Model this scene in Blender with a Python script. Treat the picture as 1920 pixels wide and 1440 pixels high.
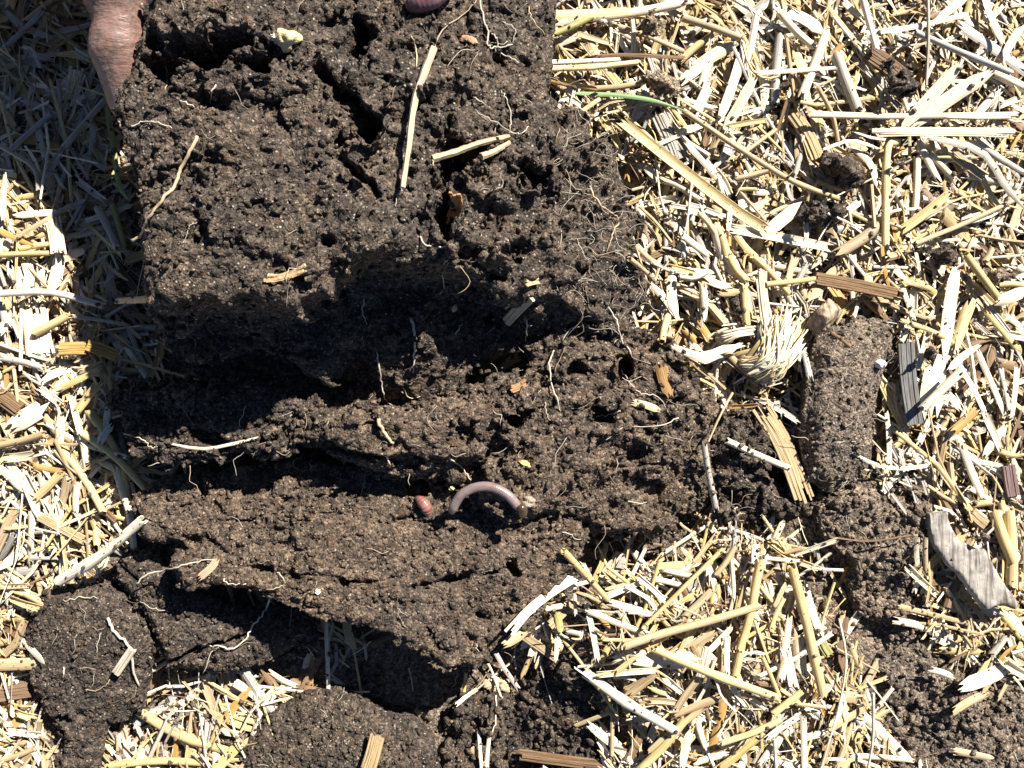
import bpy, math, random
import numpy as np
from mathutils import Vector, Matrix
from mathutils.bvhtree import BVHTree

for _o in list(bpy.data.objects):
    bpy.data.objects.remove(_o)
scene = bpy.context.scene
COL = scene.collection
rnd = random.Random(7)
R = np.random.default_rng(11)

# ---------------------------------------------------------------- camera, sky, sun, exposure
H = 280.0                                   # camera height above the ground, millimetres
PXMM = 6.0                                  # photograph pixels per millimetre at ground level
cam_data = bpy.data.cameras.new('camera')
cam_data.sensor_width = 36.0
cam_data.lens = 36.0 * H / (1920 / PXMM)
cam_data.clip_start = 0.005
cam_data.clip_end = 200.0
cam = bpy.data.objects.new('camera', cam_data)
cam.location = (0, 0, H * 0.001)
COL.objects.link(cam)
scene.camera = cam

SUN_TO = np.array([-0.64, -0.77])           # the way shadows fall on the ground
SUN_TO = SUN_TO / np.linalg.norm(SUN_TO)
SUN_EL = math.radians(41)
world = bpy.data.worlds.new('World')
scene.world = world
world.use_nodes = True
wn = world.node_tree.nodes
sky = wn.new('ShaderNodeTexSky')
sky.sky_type = 'NISHITA'
sky.sun_disc = False
sky.sun_elevation = SUN_EL
sky.altitude = 6000.0
sky.dust_density = 0.3
sky.sun_rotation = math.atan2(-SUN_TO[0], -SUN_TO[1])
world.node_tree.links.new(sky.outputs[0], wn['Background'].inputs[0])
wn['Background'].inputs[1].default_value = 0.05
sun_data = bpy.data.lights.new('sun', 'SUN')
sun_data.energy = 5.0
sun_data.angle = math.radians(0.5)
sun_data.color = (1.0, 0.955, 0.88)
sun = bpy.data.objects.new('sun', sun_data)
_d = Vector((SUN_TO[0] * math.cos(SUN_EL), SUN_TO[1] * math.cos(SUN_EL), -math.sin(SUN_EL)))
sun.rotation_euler = _d.to_track_quat('-Z', 'Y').to_euler()
COL.objects.link(sun)
scene.view_settings.view_transform = 'Standard'
scene.view_settings.look = 'None'
scene.view_settings.gamma = 1.0
scene.view_settings.use_curve_mapping = False
scene.view_settings.exposure = 1.4
scene.cycles.max_bounces = 5
scene.cycles.diffuse_bounces = 2

# ---------------------------------------------------------------- helpers
def P(px, py, z=0.0):
    """photograph pixel and height above the ground (mm) -> point in mm"""
    k = (H - z) / (H * PXMM)
    return np.array([(px - 960) * k, (720 - py) * k, z])

def tag(o, label=None, cat=None, group=None, kind=None):
    if label: o['label'] = label
    if cat: o['category'] = cat
    if group: o['group'] = group
    if kind: o['kind'] = kind
    return o

def make_mesh(name, verts, faces, mat, parent=None, smooth=True, tint=None, uv=None, sharp=None):
    """verts (n,3) in mm; faces a list of index tuples or an (m,k) array"""
    me = bpy.data.meshes.new(name)
    v = np.asarray(verts, dtype=np.float32) * 0.001
    me.vertices.add(len(v))
    me.vertices.foreach_set('co', v.ravel())
    if isinstance(faces, np.ndarray):
        k = faces.shape[1]
        loops = faces.ravel().astype(np.int32)
        starts = np.arange(0, len(loops), k, dtype=np.int32)
    else:
        loops = np.fromiter((i for f in faces for i in f), dtype=np.int32)
        lens = np.fromiter((len(f) for f in faces), dtype=np.int32)
        starts = np.concatenate([[0], np.cumsum(lens)[:-1]]).astype(np.int32)
    me.loops.add(len(loops))
    me.loops.foreach_set('vertex_index', loops)
    me.polygons.add(len(starts))
    me.polygons.foreach_set('loop_start', starts)
    if smooth:
        me.polygons.foreach_set('use_smooth', np.ones(len(starts), dtype=bool))
    me.update(calc_edges=True)
    if tint is not None:
        a = me.color_attributes.new('tint', 'FLOAT_COLOR', 'POINT')
        t = np.ones((len(v), 4), dtype=np.float32); t[:, :3] = tint
        a.data.foreach_set('color', t.ravel())
    if uv is not None:
        l = me.uv_layers.new(name='UVMap')
        l.data.foreach_set('uv', np.asarray(uv, dtype=np.float32)[loops].ravel())
    if sharp: me.set_sharp_from_angle(angle=sharp)
    me.materials.append(mat)
    o = bpy.data.objects.new(name, me)
    COL.objects.link(o)
    if parent is not None:
        o.parent = parent
    return o

# --- noise on regular grids
def smooth_w(n, h, s, off, m):
    x = np.arange(n) * (h / s) + off
    i = np.floor(x).astype(int); f = x - i; f = f * f * (3 - 2 * f)
    W = np.zeros((n, m), np.float32)
    W[np.arange(n), i] = 1 - f; W[np.arange(n), i + 1] += f
    return W

def vnoise(shape, h, s, seed):
    """value noise with feature size s (mm) on a grid of spacing h; about -1..1"""
    g = np.random.default_rng(seed)
    offs = g.random(len(shape))
    ss = s if isinstance(s, tuple) else (s,) * len(shape)
    dims = [int(math.ceil(n * h / q)) + 3 for n, q in zip(shape, ss)]
    a = (g.random(dims, dtype=np.float32) * 2 - 1)
    for ax, n in enumerate(shape):
        W = smooth_w(n, h, ss[ax], offs[ax], dims[ax])
        a = np.moveaxis(np.tensordot(W, a, axes=(1, ax)), 0, ax)
    return a.astype(np.float32)

TN, TC = 96, 16                              # periodic cellular noise tile: 16 cells of 6 voxels
def cell_tile(seed):
    g = np.random.default_rng(seed)
    pts = g.random((TC, TC, TC, 3), dtype=np.float32)
    c = TN // TC
    idx = np.arange(TN)
    ci = idx // c; fr = ((idx % c) + .5) / c
    best = np.full((TN, TN, TN), 9., np.float32); val = np.zeros_like(best)
    rv = g.random((TC, TC, TC), dtype=np.float32) * 2 - 1
    for a in (-1, 0, 1):
        ia = (ci + a) % TC
        for b in (-1, 0, 1):
            ib = (ci + b) % TC
            for d in (-1, 0, 1):
                ic = (ci + d) % TC
                p = pts[np.ix_(ia, ib, ic)]
                dd = (p[..., 0] + a - fr[:, None, None]) ** 2 + (p[..., 1] + b - fr[None, :, None]) ** 2 + (p[..., 2] + d - fr[None, None, :]) ** 2
                nearer = dd < best
                best = np.where(nearer, dd, best); val = np.where(nearer, rv[np.ix_(ia, ib, ic)], val)
    return np.sqrt(best), val
TILE, TILE_V = cell_tile(5)

def vcell(shape, h, s, seed, warp=None):
    """angular broken pieces of size s, each set in or out by its own amount; about -1..1"""
    return cnoise(shape, h, s, seed, TILE_V)

def cnoise(shape, h, s, seed, tile=None):
    """rounded crumbs of size s: 0 at a crumb's centre, rising to about 1 in the crevices"""
    g = np.random.default_rng(seed)
    o = g.integers(0, TN, 3)
    ix = [(np.arange(n) * (h / s) * (TN / TC)).astype(int) for n in shape]
    ix = [(i + k) % TN for i, k in zip(ix, o)]
    return (TILE if tile is None else tile)[np.ix_(*ix)]

def surface_nets(f, origin, h):
    ins = f < 0
    nx, ny, nz = f.shape
    c = np.zeros((nx - 1, ny - 1, nz - 1), np.uint8)
    for a in (0, 1):
        for b in (0, 1):
            for d in (0, 1):
                c += ins[a:nx - 1 + a, b:ny - 1 + b, d:nz - 1 + d]
    act = (c > 0) & (c < 8)
    ids = np.full(act.shape, -1, np.int32)
    I, J, K = np.nonzero(act)
    n = len(I)
    ids[I, J, K] = np.arange(n, dtype=np.int32)
    acc = np.zeros((n, 3), np.float32); cnt = np.zeros(n, np.float32)
    cv = {(a, b, d): f[I + a, J + b, K + d] for a in (0, 1) for b in (0, 1) for d in (0, 1)}
    for ax in range(3):
        for u in (0, 1):
            for w in (0, 1):
                p = [u, w]; p.insert(ax, 0); q = [u, w]; q.insert(ax, 1)
                v0 = cv[tuple(p)]; v1 = cv[tuple(q)]
                m = (v0 < 0) != (v1 < 0)
                t = np.where(m, v0 / np.where(m, v0 - v1, 1), 0)
                pos = np.zeros((n, 3), np.float32)
                pos[:, 0], pos[:, 1], pos[:, 2] = p
                pos[:, ax] = t
                acc += pos * m[:, None]; cnt += m
    V = (acc / cnt[:, None] + np.stack([I, J, K], 1)) * h + np.asarray(origin, np.float32)
    quads = []
    for ax in range(3):
        s0 = [slice(None)] * 3; s1 = [slice(None)] * 3
        s0[ax] = slice(0, -1); s1[ax] = slice(1, None)
        A = ins[tuple(s0)]; B = ins[tuple(s1)]
        E = A != B
        b, d = [(1, 2), (2, 0), (0, 1)][ax]
        w = np.argwhere(E)
        w = w[(w[:, b] > 0) & (w[:, d] > 0) & (w[:, b] < f.shape[b] - 1) & (w[:, d] < f.shape[d] - 1)]
        if not len(w): continue
        def cid(db, dd):
            q = w.copy(); q[:, b] += db; q[:, d] += dd
            return ids[q[:, 0], q[:, 1], q[:, 2]]
        Q = np.stack([cid(-1, -1), cid(0, -1), cid(0, 0), cid(-1, 0)], 1)
        flip = ~A[w[:, 0], w[:, 1], w[:, 2]]
        Q[flip] = Q[flip][:, ::-1]
        quads.append(Q)
    Q = np.concatenate(quads)
    # keep the largest connected piece
    e = np.concatenate([Q[:, [0, 1]], Q[:, [1, 2]], Q[:, [2, 3]]])
    lab = np.arange(n)
    while True:
        m = np.minimum(lab[e[:, 0]], lab[e[:, 1]])
        new = lab.copy()
        np.minimum.at(new, e[:, 0], m); np.minimum.at(new, e[:, 1], m)
        new = new[new]; new = new[new]
        if (new == lab).all(): break
        lab = new
    u, cn = np.unique(lab, return_counts=True)
    keep = lab == u[np.argmax(cn)]
    re = np.cumsum(keep) - 1
    Q = re[Q[keep[Q[:, 0]]]]
    return V[keep], Q.astype(np.int32)

def poly_sdf(X, Y, poly):
    """signed distance to a polygon, negative inside"""
    d = np.full(X.shape, 1e9); s = np.zeros(X.shape, bool)
    n = len(poly)
    for i in range(n):
        ax, ay = poly[i]; bx, by = poly[(i + 1) % n]
        ex, ey = bx - ax, by - ay
        t = np.clip(((X - ax) * ex + (Y - ay) * ey) / (ex * ex + ey * ey + 1e-9), 0, 1)
        d = np.minimum(d, (X - ax - t * ex) ** 2 + (Y - ay - t * ey) ** 2)
        c = ((ay > Y) != (by > Y))
        xi = ax + (Y - ay) / (ey if abs(ey) > 1e-9 else 1e-9) * ex
        s ^= c & (X < xi)
    d = np.sqrt(d)
    return np.where(s, -d, d)

def line_dist(X, Y, pts):
    d = np.full(X.shape, 1e9)
    for (ax, ay), (bx, by) in zip(pts[:-1], pts[1:]):
        ex, ey = bx - ax, by - ay
        t = np.clip(((X - ax) * ex + (Y - ay) * ey) / (ex * ex + ey * ey + 1e-9), 0, 1)
        d = np.minimum(d, np.hypot(X - ax - t * ex, Y - ay - t * ey))
    return d

def rbf(ctrl, X, Y):
    """surface height through scattered points (px, py, z)"""
    C = np.array([P(*c) for c in ctrl])
    n = len(C)
    D = np.hypot(C[:, None, 0] - C[None, :, 0], C[:, None, 1] - C[None, :, 1])
    A = np.zeros((n + 3, n + 3))
    A[:n, :n] = -D - np.eye(n) * 0.5
    A[:n, n] = 1; A[:n, n + 1:] = C[:, :2] * .01
    A[n:, :n] = A[:n, n:].T
    w = np.linalg.solve(A, np.concatenate([C[:, 2], np.zeros(3)]))
    Z = np.full(X.shape, w[n]) + X * .01 * w[n + 1] + Y * .01 * w[n + 2]
    for i in range(n):
        Z -= w[i] * np.hypot(X - C[i, 0], Y - C[i, 1])
    return Z

def sstep(a, b, x):
    t = np.clip((x - a) / (b - a), 0, 1)
    return t * t * (3 - 2 * t)

SOIL_BVH = []                                # soil surfaces that other things rest on
def add_bvh(V, F):
    SOIL_BVH.append(BVHTree.FromPolygons(V.tolist(), F.tolist()))

def ray(px, py):
    """where the line of sight through a photograph pixel meets the soil: point and normal, in mm"""
    o = Vector((0, 0, H)); d = (Vector(P(px, py, 0)) - o).normalized()
    best = None
    for b in SOIL_BVH:
        loc, nor, i, dist = b.ray_cast(o, d)
        if loc is not None and (best is None or dist < best[2]):
            best = (loc, nor, dist)
    if best is None:
        return Vector(P(px, py, 0)), Vector((0, 0, 1))
    return best[0], best[1]

def down(x, y):
    z = -99
    for b in SOIL_BVH:
        loc, nor, i, dist = b.ray_cast(Vector((x, y, 300)), Vector((0, 0, -1)))
        if loc is not None: z = max(z, loc.z)
    return z

# ---------------------------------------------------------------- materials
def node_mat(name):
    m = bpy.data.materials.new(name); m.use_nodes = True
    nt = m.node_tree
    return m, nt, nt.nodes['Principled BSDF']

def nd(nt, typ, **kw):
    n = nt.nodes.new(typ)
    for k, v in kw.items():
        if k.startswith('_'): setattr(n, k[1:], v)
        else:
            key = k.replace('__', ' ')
            n.inputs[key].default_value = v
    return n

def ramp(nt, fac, stops):
    r = nt.nodes.new('ShaderNodeValToRGB')
    e = r.color_ramp.elements
    while len(e) < len(stops): e.new(0.5)
    for el, (p, c) in zip(e, stops):
        el.position = p; el.color = (c[0], c[1], c[2], 1)
    nt.links.new(fac, r.inputs[0])
    return r.outputs[0]

def mixc(nt, fac, a, b, mode='MIX'):
    m = nt.nodes.new('ShaderNodeMix'); m.data_type = 'RGBA'; m.blend_type = mode
    for s, v in ((0, fac), (6, a), (7, b)):
        if hasattr(v, 'is_linked'): nt.links.new(v, m.inputs[s])
        elif s == 0: m.inputs[0].default_value = v
        else: m.inputs[s].default_value = (v[0], v[1], v[2], 1)
    return m.outputs[2]

def soil_material(name, dark, mid, light, grain, grain_amt=0.12, rust=(0.09, 0.05, 0.028)):
    m, nt, bs = node_mat(name)
    L = nt.links
    tc = nt.nodes.new('ShaderNodeTexCoord'); co = tc.outputs['Object']
    big = nd(nt, 'ShaderNodeTexNoise', Scale=55.0, Detail=4.0, Roughness=0.6); L.new(co, big.inputs['Vector'])
    med = nd(nt, 'ShaderNodeTexNoise', Scale=420.0, Detail=5.0, Roughness=0.7); L.new(co, med.inputs['Vector'])
    vor = nd(nt, 'ShaderNodeTexVoronoi', Scale=1350.0, Randomness=1.0); L.new(co, vor.inputs['Vector'])
    vor2 = nd(nt, 'ShaderNodeTexVoronoi', Scale=620.0, Randomness=1.0); L.new(co, vor2.inputs['Vector'])
    c1 = ramp(nt, med.outputs['Fac'], [(0.28, dark), (0.5, mid), (0.72, light)])
    pb = ramp(nt, big.outputs['Fac'], [(0.3, (0.72, 0.72, 0.76)), (0.7, (1.2, 1.12, 1.02))])
    c2 = mixc(nt, 1.0, c1, pb, 'MULTIPLY')
    # each grain has its own shade
    sep = nt.nodes.new('ShaderNodeSeparateColor'); L.new(vor.outputs['Color'], sep.inputs[0])
    g1 = ramp(nt, sep.outputs[0], [(0.0, (0.42, 0.42, 0.42)), (0.5, (.95, .95, .95)), (1.0, (1.95, 1.85, 1.75))])
    c3 = mixc(nt, 1.0, c2, g1, 'MULTIPLY')
    gm = ramp(nt, sep.outputs[1], [(1 - grain_amt - 0.02, (0, 0, 0)), (1 - grain_amt, (1, 1, 1))])
    gd = ramp(nt, vor.outputs['Distance'], [(0.25, (1, 1, 1)), (0.5, (0, 0, 0))])
    gf = mixc(nt, 1.0, gm, gd, 'MULTIPLY')
    gcol = ramp(nt, sep.outputs[2], [(0.0, [k * .45 for k in grain]), (0.6, [k * .7 for k in grain]), (1.0, grain)])
    c4 = mixc(nt, gf, c3, gcol)
    # rusty organic flecks
    sep2 = nt.nodes.new('ShaderNodeSeparateColor'); L.new(vor2.outputs['Color'], sep2.inputs[0])
    rm = ramp(nt, sep2.outputs[0], [(0.955, (0, 0, 0)), (0.975, (.7, .7, .7))])
    c5 = mixc(nt, rm, c4, rust)
    L.new(c5, bs.inputs['Base Color'])
    bs.inputs['Roughness'].default_value = 0.88
    bs.inputs['Specular IOR Level'].default_value = 0.28
    fine = nd(nt, 'ShaderNodeTexNoise', Scale=1500.0, Detail=3.0, Roughness=0.65); L.new(co, fine.inputs['Vector'])
    ad = nt.nodes.new('ShaderNodeMath'); ad.operation = 'ADD'
    ml = nt.nodes.new('ShaderNodeMath'); ml.operation = 'MULTIPLY'; ml.inputs[1].default_value = -0.9
    L.new(vor.outputs['Distance'], ml.inputs[0])
    L.new(fine.outputs['Fac'], ad.inputs[0]); L.new(ml.outputs[0], ad.inputs[1])
    bp = nd(nt, 'ShaderNodeBump', Strength=1.0, Distance=0.0007)
    L.new(ad.outputs[0], bp.inputs['Height'])
    bp2 = nd(nt, 'ShaderNodeBump', Strength=0.8, Distance=0.0012)
    L.new(med.outputs['Fac'], bp2.inputs['Height']); L.new(bp.outputs[0], bp2.inputs['Normal'])
    L.new(bp2.outputs[0], bs.inputs['Normal'])
    return m

M = {}
M['soil'] = soil_material('dark_soil', (0.024, 0.0195, 0.0155), (0.072, 0.058, 0.046), (0.165, 0.134, 0.104), (0.46, 0.39, 0.31), 0.07)
M['soil_brown'] = soil_material('brown_soil', (0.036, 0.028, 0.021), (0.097, 0.075, 0.056), (0.19, 0.148, 0.110), (0.46, 0.37, 0.27), 0.07)
M['soil_dry'] = soil_material('dry_soil', (0.072, 0.059, 0.046), (0.165, 0.135, 0.104), (0.27, 0.222, 0.17), (0.52, 0.44, 0.34), 0.08)
M['soil_pale'] = soil_material('pale_dusty_soil', (0.10, 0.085, 0.06), (0.24, 0.20, 0.14), (0.38, 0.33, 0.24), (0.6, 0.52, 0.4), 0.10)

def fibre_material(name, stri=0.55, spots=0.5, bump=0.35, rough=0.55):
    """straw and wood: the colour of the piece from its tint, with fibres along its length"""
    m, nt, bs = node_mat(name)
    L = nt.links
    at = nt.nodes.new('ShaderNodeAttribute'); at.attribute_name = 'tint'
    tc = nt.nodes.new('ShaderNodeTexCoord')
    mp = nt.nodes.new('ShaderNodeMapping'); mp.inputs['Scale'].default_value = (0.09, 3.2, 1)
    L.new(tc.outputs['UV'], mp.inputs['Vector'])
    st = nd(nt, 'ShaderNodeTexNoise', Scale=1.0, Detail=4.0, Roughness=0.7); L.new(mp.outputs[0], st.inputs['Vector'])
    mp2 = nt.nodes.new('ShaderNodeMapping'); mp2.inputs['Scale'].default_value = (0.12, 0.5, 1)
    L.new(tc.outputs['UV'], mp2.inputs['Vector'])
    bl = nd(nt, 'ShaderNodeTexNoise', Scale=1.0, Detail=3.0, Roughness=0.6); L.new(mp2.outputs[0], bl.inputs['Vector'])
    s1 = ramp(nt, st.outputs['Fac'], [(0.30, (1 - stri, 1 - stri * 1.05, 1 - stri * 1.15)), (0.52, (1, 1, 1)), (0.75, (1.12, 1.12, 1.1))])
    c1 = mixc(nt, 1.0, at.outputs['Color'], s1, 'MULTIPLY')
    b1 = ramp(nt, bl.outputs['Fac'], [(0.32, (0.74, 0.64, 0.50)), (0.5, (1, 1, 1)), (0.7, (1.10, 1.12, 1.16))])
    c2 = mixc(nt, spots, c1, mixc(nt, 1.0, c1, b1, 'MULTIPLY'))
    vo = nd(nt, 'ShaderNodeTexVoronoi', Scale=0.55); L.new(tc.outputs['UV'], vo.inputs['Vector'])
    sp = ramp(nt, vo.outputs['Distance'], [(0.03, (1, 1, 1)), (0.07, (0, 0, 0))])
    c3 = mixc(nt, mixc(nt, 1.0, sp, (spots * .6,) * 3, 'MULTIPLY'), c2, (0.09, 0.06, 0.035))
    L.new(c3, bs.inputs['Base Color'])
    bs.inputs['Roughness'].default_value = rough
    bs.inputs['Specular IOR Level'].default_value = 0.35
    bp = nd(nt, 'ShaderNodeBump', Strength=bump, Distance=0.0004)
    L.new(st.outputs['Fac'], bp.inputs['Height']); L.new(bp.outputs[0], bs.inputs['Normal'])
    return m
M['straw'] = fibre_material('straw')
M['wood'] = fibre_material('weathered_wood', 0.75, 0.7, 0.8, 0.8)
M['root'] = fibre_material('root_fibre', 0.3, 0.35, 0.3, 0.6)
M['leaf'] = fibre_material('green_leaf', 0.35, 0.2, 0.3, 0.4)

TINT = {'W': (0.72, 0.635, 0.48), 'Y': (0.58, 0.44, 0.205), 'T': (0.44, 0.325, 0.185), 'G': (0.42, 0.385, 0.335),
        'B': (0.20, 0.125, 0.07), 'O': (0.42, 0.255, 0.085), 'D': (0.085, 0.08, 0.075), 'N': (0.38, 0.36, 0.14), 'R': (0.20, 0.13, 0.12)}
# ---------------------------------------------------------------- ground
def graded(a, fine, far):
    """coordinates dense within +-a, then widening to +-far"""
    n = int(2 * a / fine); inner = np.linspace(-a, a, n + 1)
    out = [a]; st = fine
    while out[-1] < far: st *= 1.25; out.append(out[-1] + st)
    o = np.array(out[1:])
    return np.concatenate([-o[::-1], inner, o])
GX, GY = graded(185, 1.1, 3000), graded(145, 1.1, 3000)
gX, gY = np.meshgrid(GX, GY, indexing='ij')
GROUND_CTRL = [(-200, -200, 0), (2100, -200, 1), (2100, 1600, 0), (-200, 1600, 0), (960, -200, -4), (960, 1600, -3), (-200, 700, 1), (2100, 700, 1),
               (1400, 300, 3), (1700, 300, 1), (1350, 560, 5), (1800, 600, 0), (1500, 700, 0), (100, 400, 1), (100, 800, 3), (200, 900, 2),
               (500, 400, -7), (800, 400, -7), (600, 700, -7), (900, 1000, -8), (500, 1000, -8), (760, 1340, -15), (820, 1350, -18), (950, 1330, -20), (1030, 1330, -16), (1000, 1420, -14), (1110, 1400, -5), (1120, 1270, 0), (450, 1330, -4),
               (1200, 1150, 2), (1350, 1250, 4), (1500, 1100, 1), (1420, 880, -3), (1180, 1020, -6), (1100, 1200, 1), (1700, 1000, 2), (1600, 1300, 1), (280, 1250, -8)]
gZ = rbf(GROUND_CTRL, gX, gY)
fade = sstep(600, 230, np.maximum(np.abs(gX) * .8, np.abs(gY)))
gZ = gZ * fade
def hnoise(X, Y, s, seed):
    g = np.random.default_rng(seed); n = 256
    a = g.random((n, n)) * 2 - 1
    u = X / s + 1000.37; v = Y / s + 1000.71
    i = np.floor(u).astype(int); j = np.floor(v).astype(int); f = u - i; k = v - j
    f = f * f * (3 - 2 * f); k = k * k * (3 - 2 * k)
    A = lambda p, q: a[p % n, q % n]
    return (A(i, j) * (1 - f) + A(i + 1, j) * f) * (1 - k) + (A(i, j + 1) * (1 - f) + A(i + 1, j + 1) * f) * k
gZ = gZ + hnoise(gX, gY, 22, 1) * 1.8 + hnoise(gX, gY, 8, 2) * 1.3 + hnoise(gX, gY, 3.4, 3) * .9 + hnoise(gX, gY, 1.7, 4) * .35
gV = np.stack([gX, gY, gZ], -1).reshape(-1, 3)
ni, nj = gX.shape
q = (np.arange(ni - 1)[:, None] * nj + np.arange(nj - 1)[None, :]).ravel()
gF = np.stack([q, q + nj, q + nj + 1, q + 1], 1).astype(np.int32)
ground = tag(make_mesh('ground', gV, gF, M['soil_dry']), kind='structure')
add_bvh(gV, gF)

# ---------------------------------------------------------------- clods of soil
def clod(name, poly, ctrl, zbot, h, mat, label, seed, amps=(1.8, 1.4, .9, 3.0, 1.7), under=4.0, cracks=(), pits=(), crumb=(0.35, 1.3),
         platy=0.0, round_edge=3.0, cat='soil clod', group='clods of dark soil', kind=None, bvh=True, grit=1.0, fiss=1.0, carve=()):
    ct = np.array([c[2] for c in ctrl])
    # outline in mm, each corner at the height the surface has there
    pz = np.full(len(poly), ct.mean())
    for _ in range(3):
        pm = np.array([P(a, b, z) for (a, b), z in zip(poly, pz)])
        pz = np.clip(rbf(ctrl, pm[:, 0], pm[:, 1]), ct.min(), ct.max())
    lo = pm[:, :2].min(0) - 7; hi = pm[:, :2].max(0) + 7
    nx, ny = (np.ceil((hi - lo) / h)).astype(int) + 1
    x = lo[0] + np.arange(nx) * h; y = lo[1] + np.arange(ny) * h
    X, Y = np.meshgrid(x, y, indexing='ij')
    zt = np.clip(rbf(ctrl, X, Y), zbot + 2, ct.max() + 3)
    d2 = poly_sdf(X, Y, pm[:, :2].tolist())
    zt = zt - round_edge * sstep(-round_edge * 1.5, 0, d2)
    wob = vnoise((nx, ny), h, 3.2, seed + 50) * .55 + vnoise((nx, ny), h, 9.0, seed + 51) * .75 + vnoise((nx, ny), h, 1.6, seed + 53) * .3
    brk = .62 + .5 * vnoise((nx, ny), h, 6.0, seed + 52)
    for pts, w, depth in cracks:
        zz = [float(rbf(ctrl, np.array([P(a, b, ct.mean())[0]]), np.array([P(a, b, ct.mean())[1]]))[0]) for a, b in pts]
        pp = [tuple(P(a, b, q)[:2]) for (a, b), q in zip(pts, zz)]
        d = line_dist(X, Y, pp) + wob * w * .85
        zt = zt - depth * brk * sstep(w * 1.15, w * .1, d)
    for (a, b, rx, ry, depth) in pits:
        q = float(rbf(ctrl, np.array([P(a, b, ct.mean())[0]]), np.array([P(a, b, ct.mean())[1]]))[0])
        c = P(a, b, q); k = (H - q) / (H * PXMM)
        d = np.hypot((X - c[0]) / (rx * k), (Y - c[1]) / (ry * k)) + wob * .55
        zt = zt - depth * brk * sstep(1.15, .3, d)
    zt = np.maximum(zt, zbot + 2.5)
    ztop = float(zt.max()) + 6
    nz = int((ztop - (zbot - 4)) / h) + 1
    z = (zbot - 4) + np.arange(nz) * h
    gx, gy = np.gradient(zt, h)
    k = 1 / np.sqrt(1 + np.minimum(gx * gx + gy * gy, 16))
    f = (z[None, None, :] - zt[:, :, None]) * k[:, :, None]
    f = f.astype(np.float32)
    side = d2[:, :, None] + under * np.clip((zt[:, :, None] - z) / np.maximum(zt - zbot, 3)[:, :, None], 0, 1)
    f = np.maximum(f, side.astype(np.float32))
    f = np.maximum(f, (zbot - z)[None, None, :].astype(np.float32))
    for chain, rad in carve:                      # hollows under a lip
        pts = [P(*c) for c in chain]
        for p, q in zip(pts[:-1], pts[1:]):
            b0 = np.minimum(p, q) - rad - 2; b1 = np.maximum(p, q) + rad + 2
            i0 = np.clip(((b0 - (x[0], y[0], z[0])) / h).astype(int), 0, None); i1 = np.clip(((b1 - (x[0], y[0], z[0])) / h).astype(int) + 1, 1, f.shape)
            sl = tuple(slice(a, b) for a, b in zip(i0, i1))
            G = np.stack(np.meshgrid(x[sl[0]], y[sl[1]], z[sl[2]], indexing='ij'), -1)
            e = q - p; t = np.clip(((G - p) @ e) / (e @ e), 0, 1)
            d = np.linalg.norm(G - p - t[..., None] * e, axis=-1) - rad
            f[sl] = np.maximum(f[sl], -d.astype(np.float32))
    sh = f.shape
    msk = (crumb[0] + (crumb[1] - crumb[0]) * sstep(-.5, .5, vnoise((nx, ny), h, 20, seed + 7)))[:, :, None].astype(np.float32)
    rough = .42 + .95 * sstep(-.35, .5, vnoise((nx, ny), h, 24, seed + 21) + .5 * vnoise((nx, ny), h, 9, seed + 22))[:, :, None]
    rough = rough.astype(np.float32)
    n = vnoise(sh, h, (17., 17., 11.), seed) * amps[0] * 1.15
    m2 = (sstep(-.45, .55, vnoise((nx, ny), h, 9, seed + 17)))[:, :, None].astype(np.float32)
    n += rough * (vnoise(sh, h, (7.5, 5., 4.5), seed + 1) * amps[1] * .9 + vnoise(sh, h, (3.2, 2.1, 2.1), seed + 2) * amps[2] * .6)
    # broken pieces of several sizes, flat faced, each a little proud or sunk
    n += msk * vcell(sh, h, 8.5, seed + 31) * amps[3] * .42 * (1 - .5 * m2)
    n += rough * vcell(sh, h, 4.6, seed + 32) * amps[4] * .60
    n += (.35 + .65 * m2) * rough * vcell(sh, h, 2.4, seed + 33) * (.35 + .35 * amps[2]) * grit
    n += (vcell(sh, h, 1.5, seed + 34) * .34 + vnoise(sh, h, (1.7, 1.35, 1.35), seed + 6) * .40) * grit
    # a net of thin crevices, opening here and there
    op = sstep(-.15, .6, vnoise(sh, h, 15, seed + 15)) * msk
    n += fiss * 2.6 * op * sstep(.16, .0, np.abs(vnoise(sh, h, 8.5, seed + 16)))
    n += fiss * 1.3 * msk * sstep(.20, .0, np.abs(vnoise(sh, h, 4.2, seed + 18)))
    n += vnoise(sh, h, 28, seed + 8) * amps[0] * .8
    if platy:
        pl = vnoise(sh, h, (11., 4.2, 5.), seed + 9)
        n += platy * sstep(.28, .62, pl)
    f += n
    f[0] = f[-1] = 5; f[:, 0] = f[:, -1] = 5; f[:, :, 0] = f[:, :, -1] = 5
    V, Q = surface_nets(f, (x[0], y[0], z[0]), h)
    V = V + np.random.default_rng(seed).normal(0, .11 * grit, V.shape).astype(np.float32)
    o = make_mesh(name, V, Q, mat, smooth=grit < .5)
    tag(o, label, cat, group, kind)
    if bvh: add_bvh(V, Q)
    return o, V, Q

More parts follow.
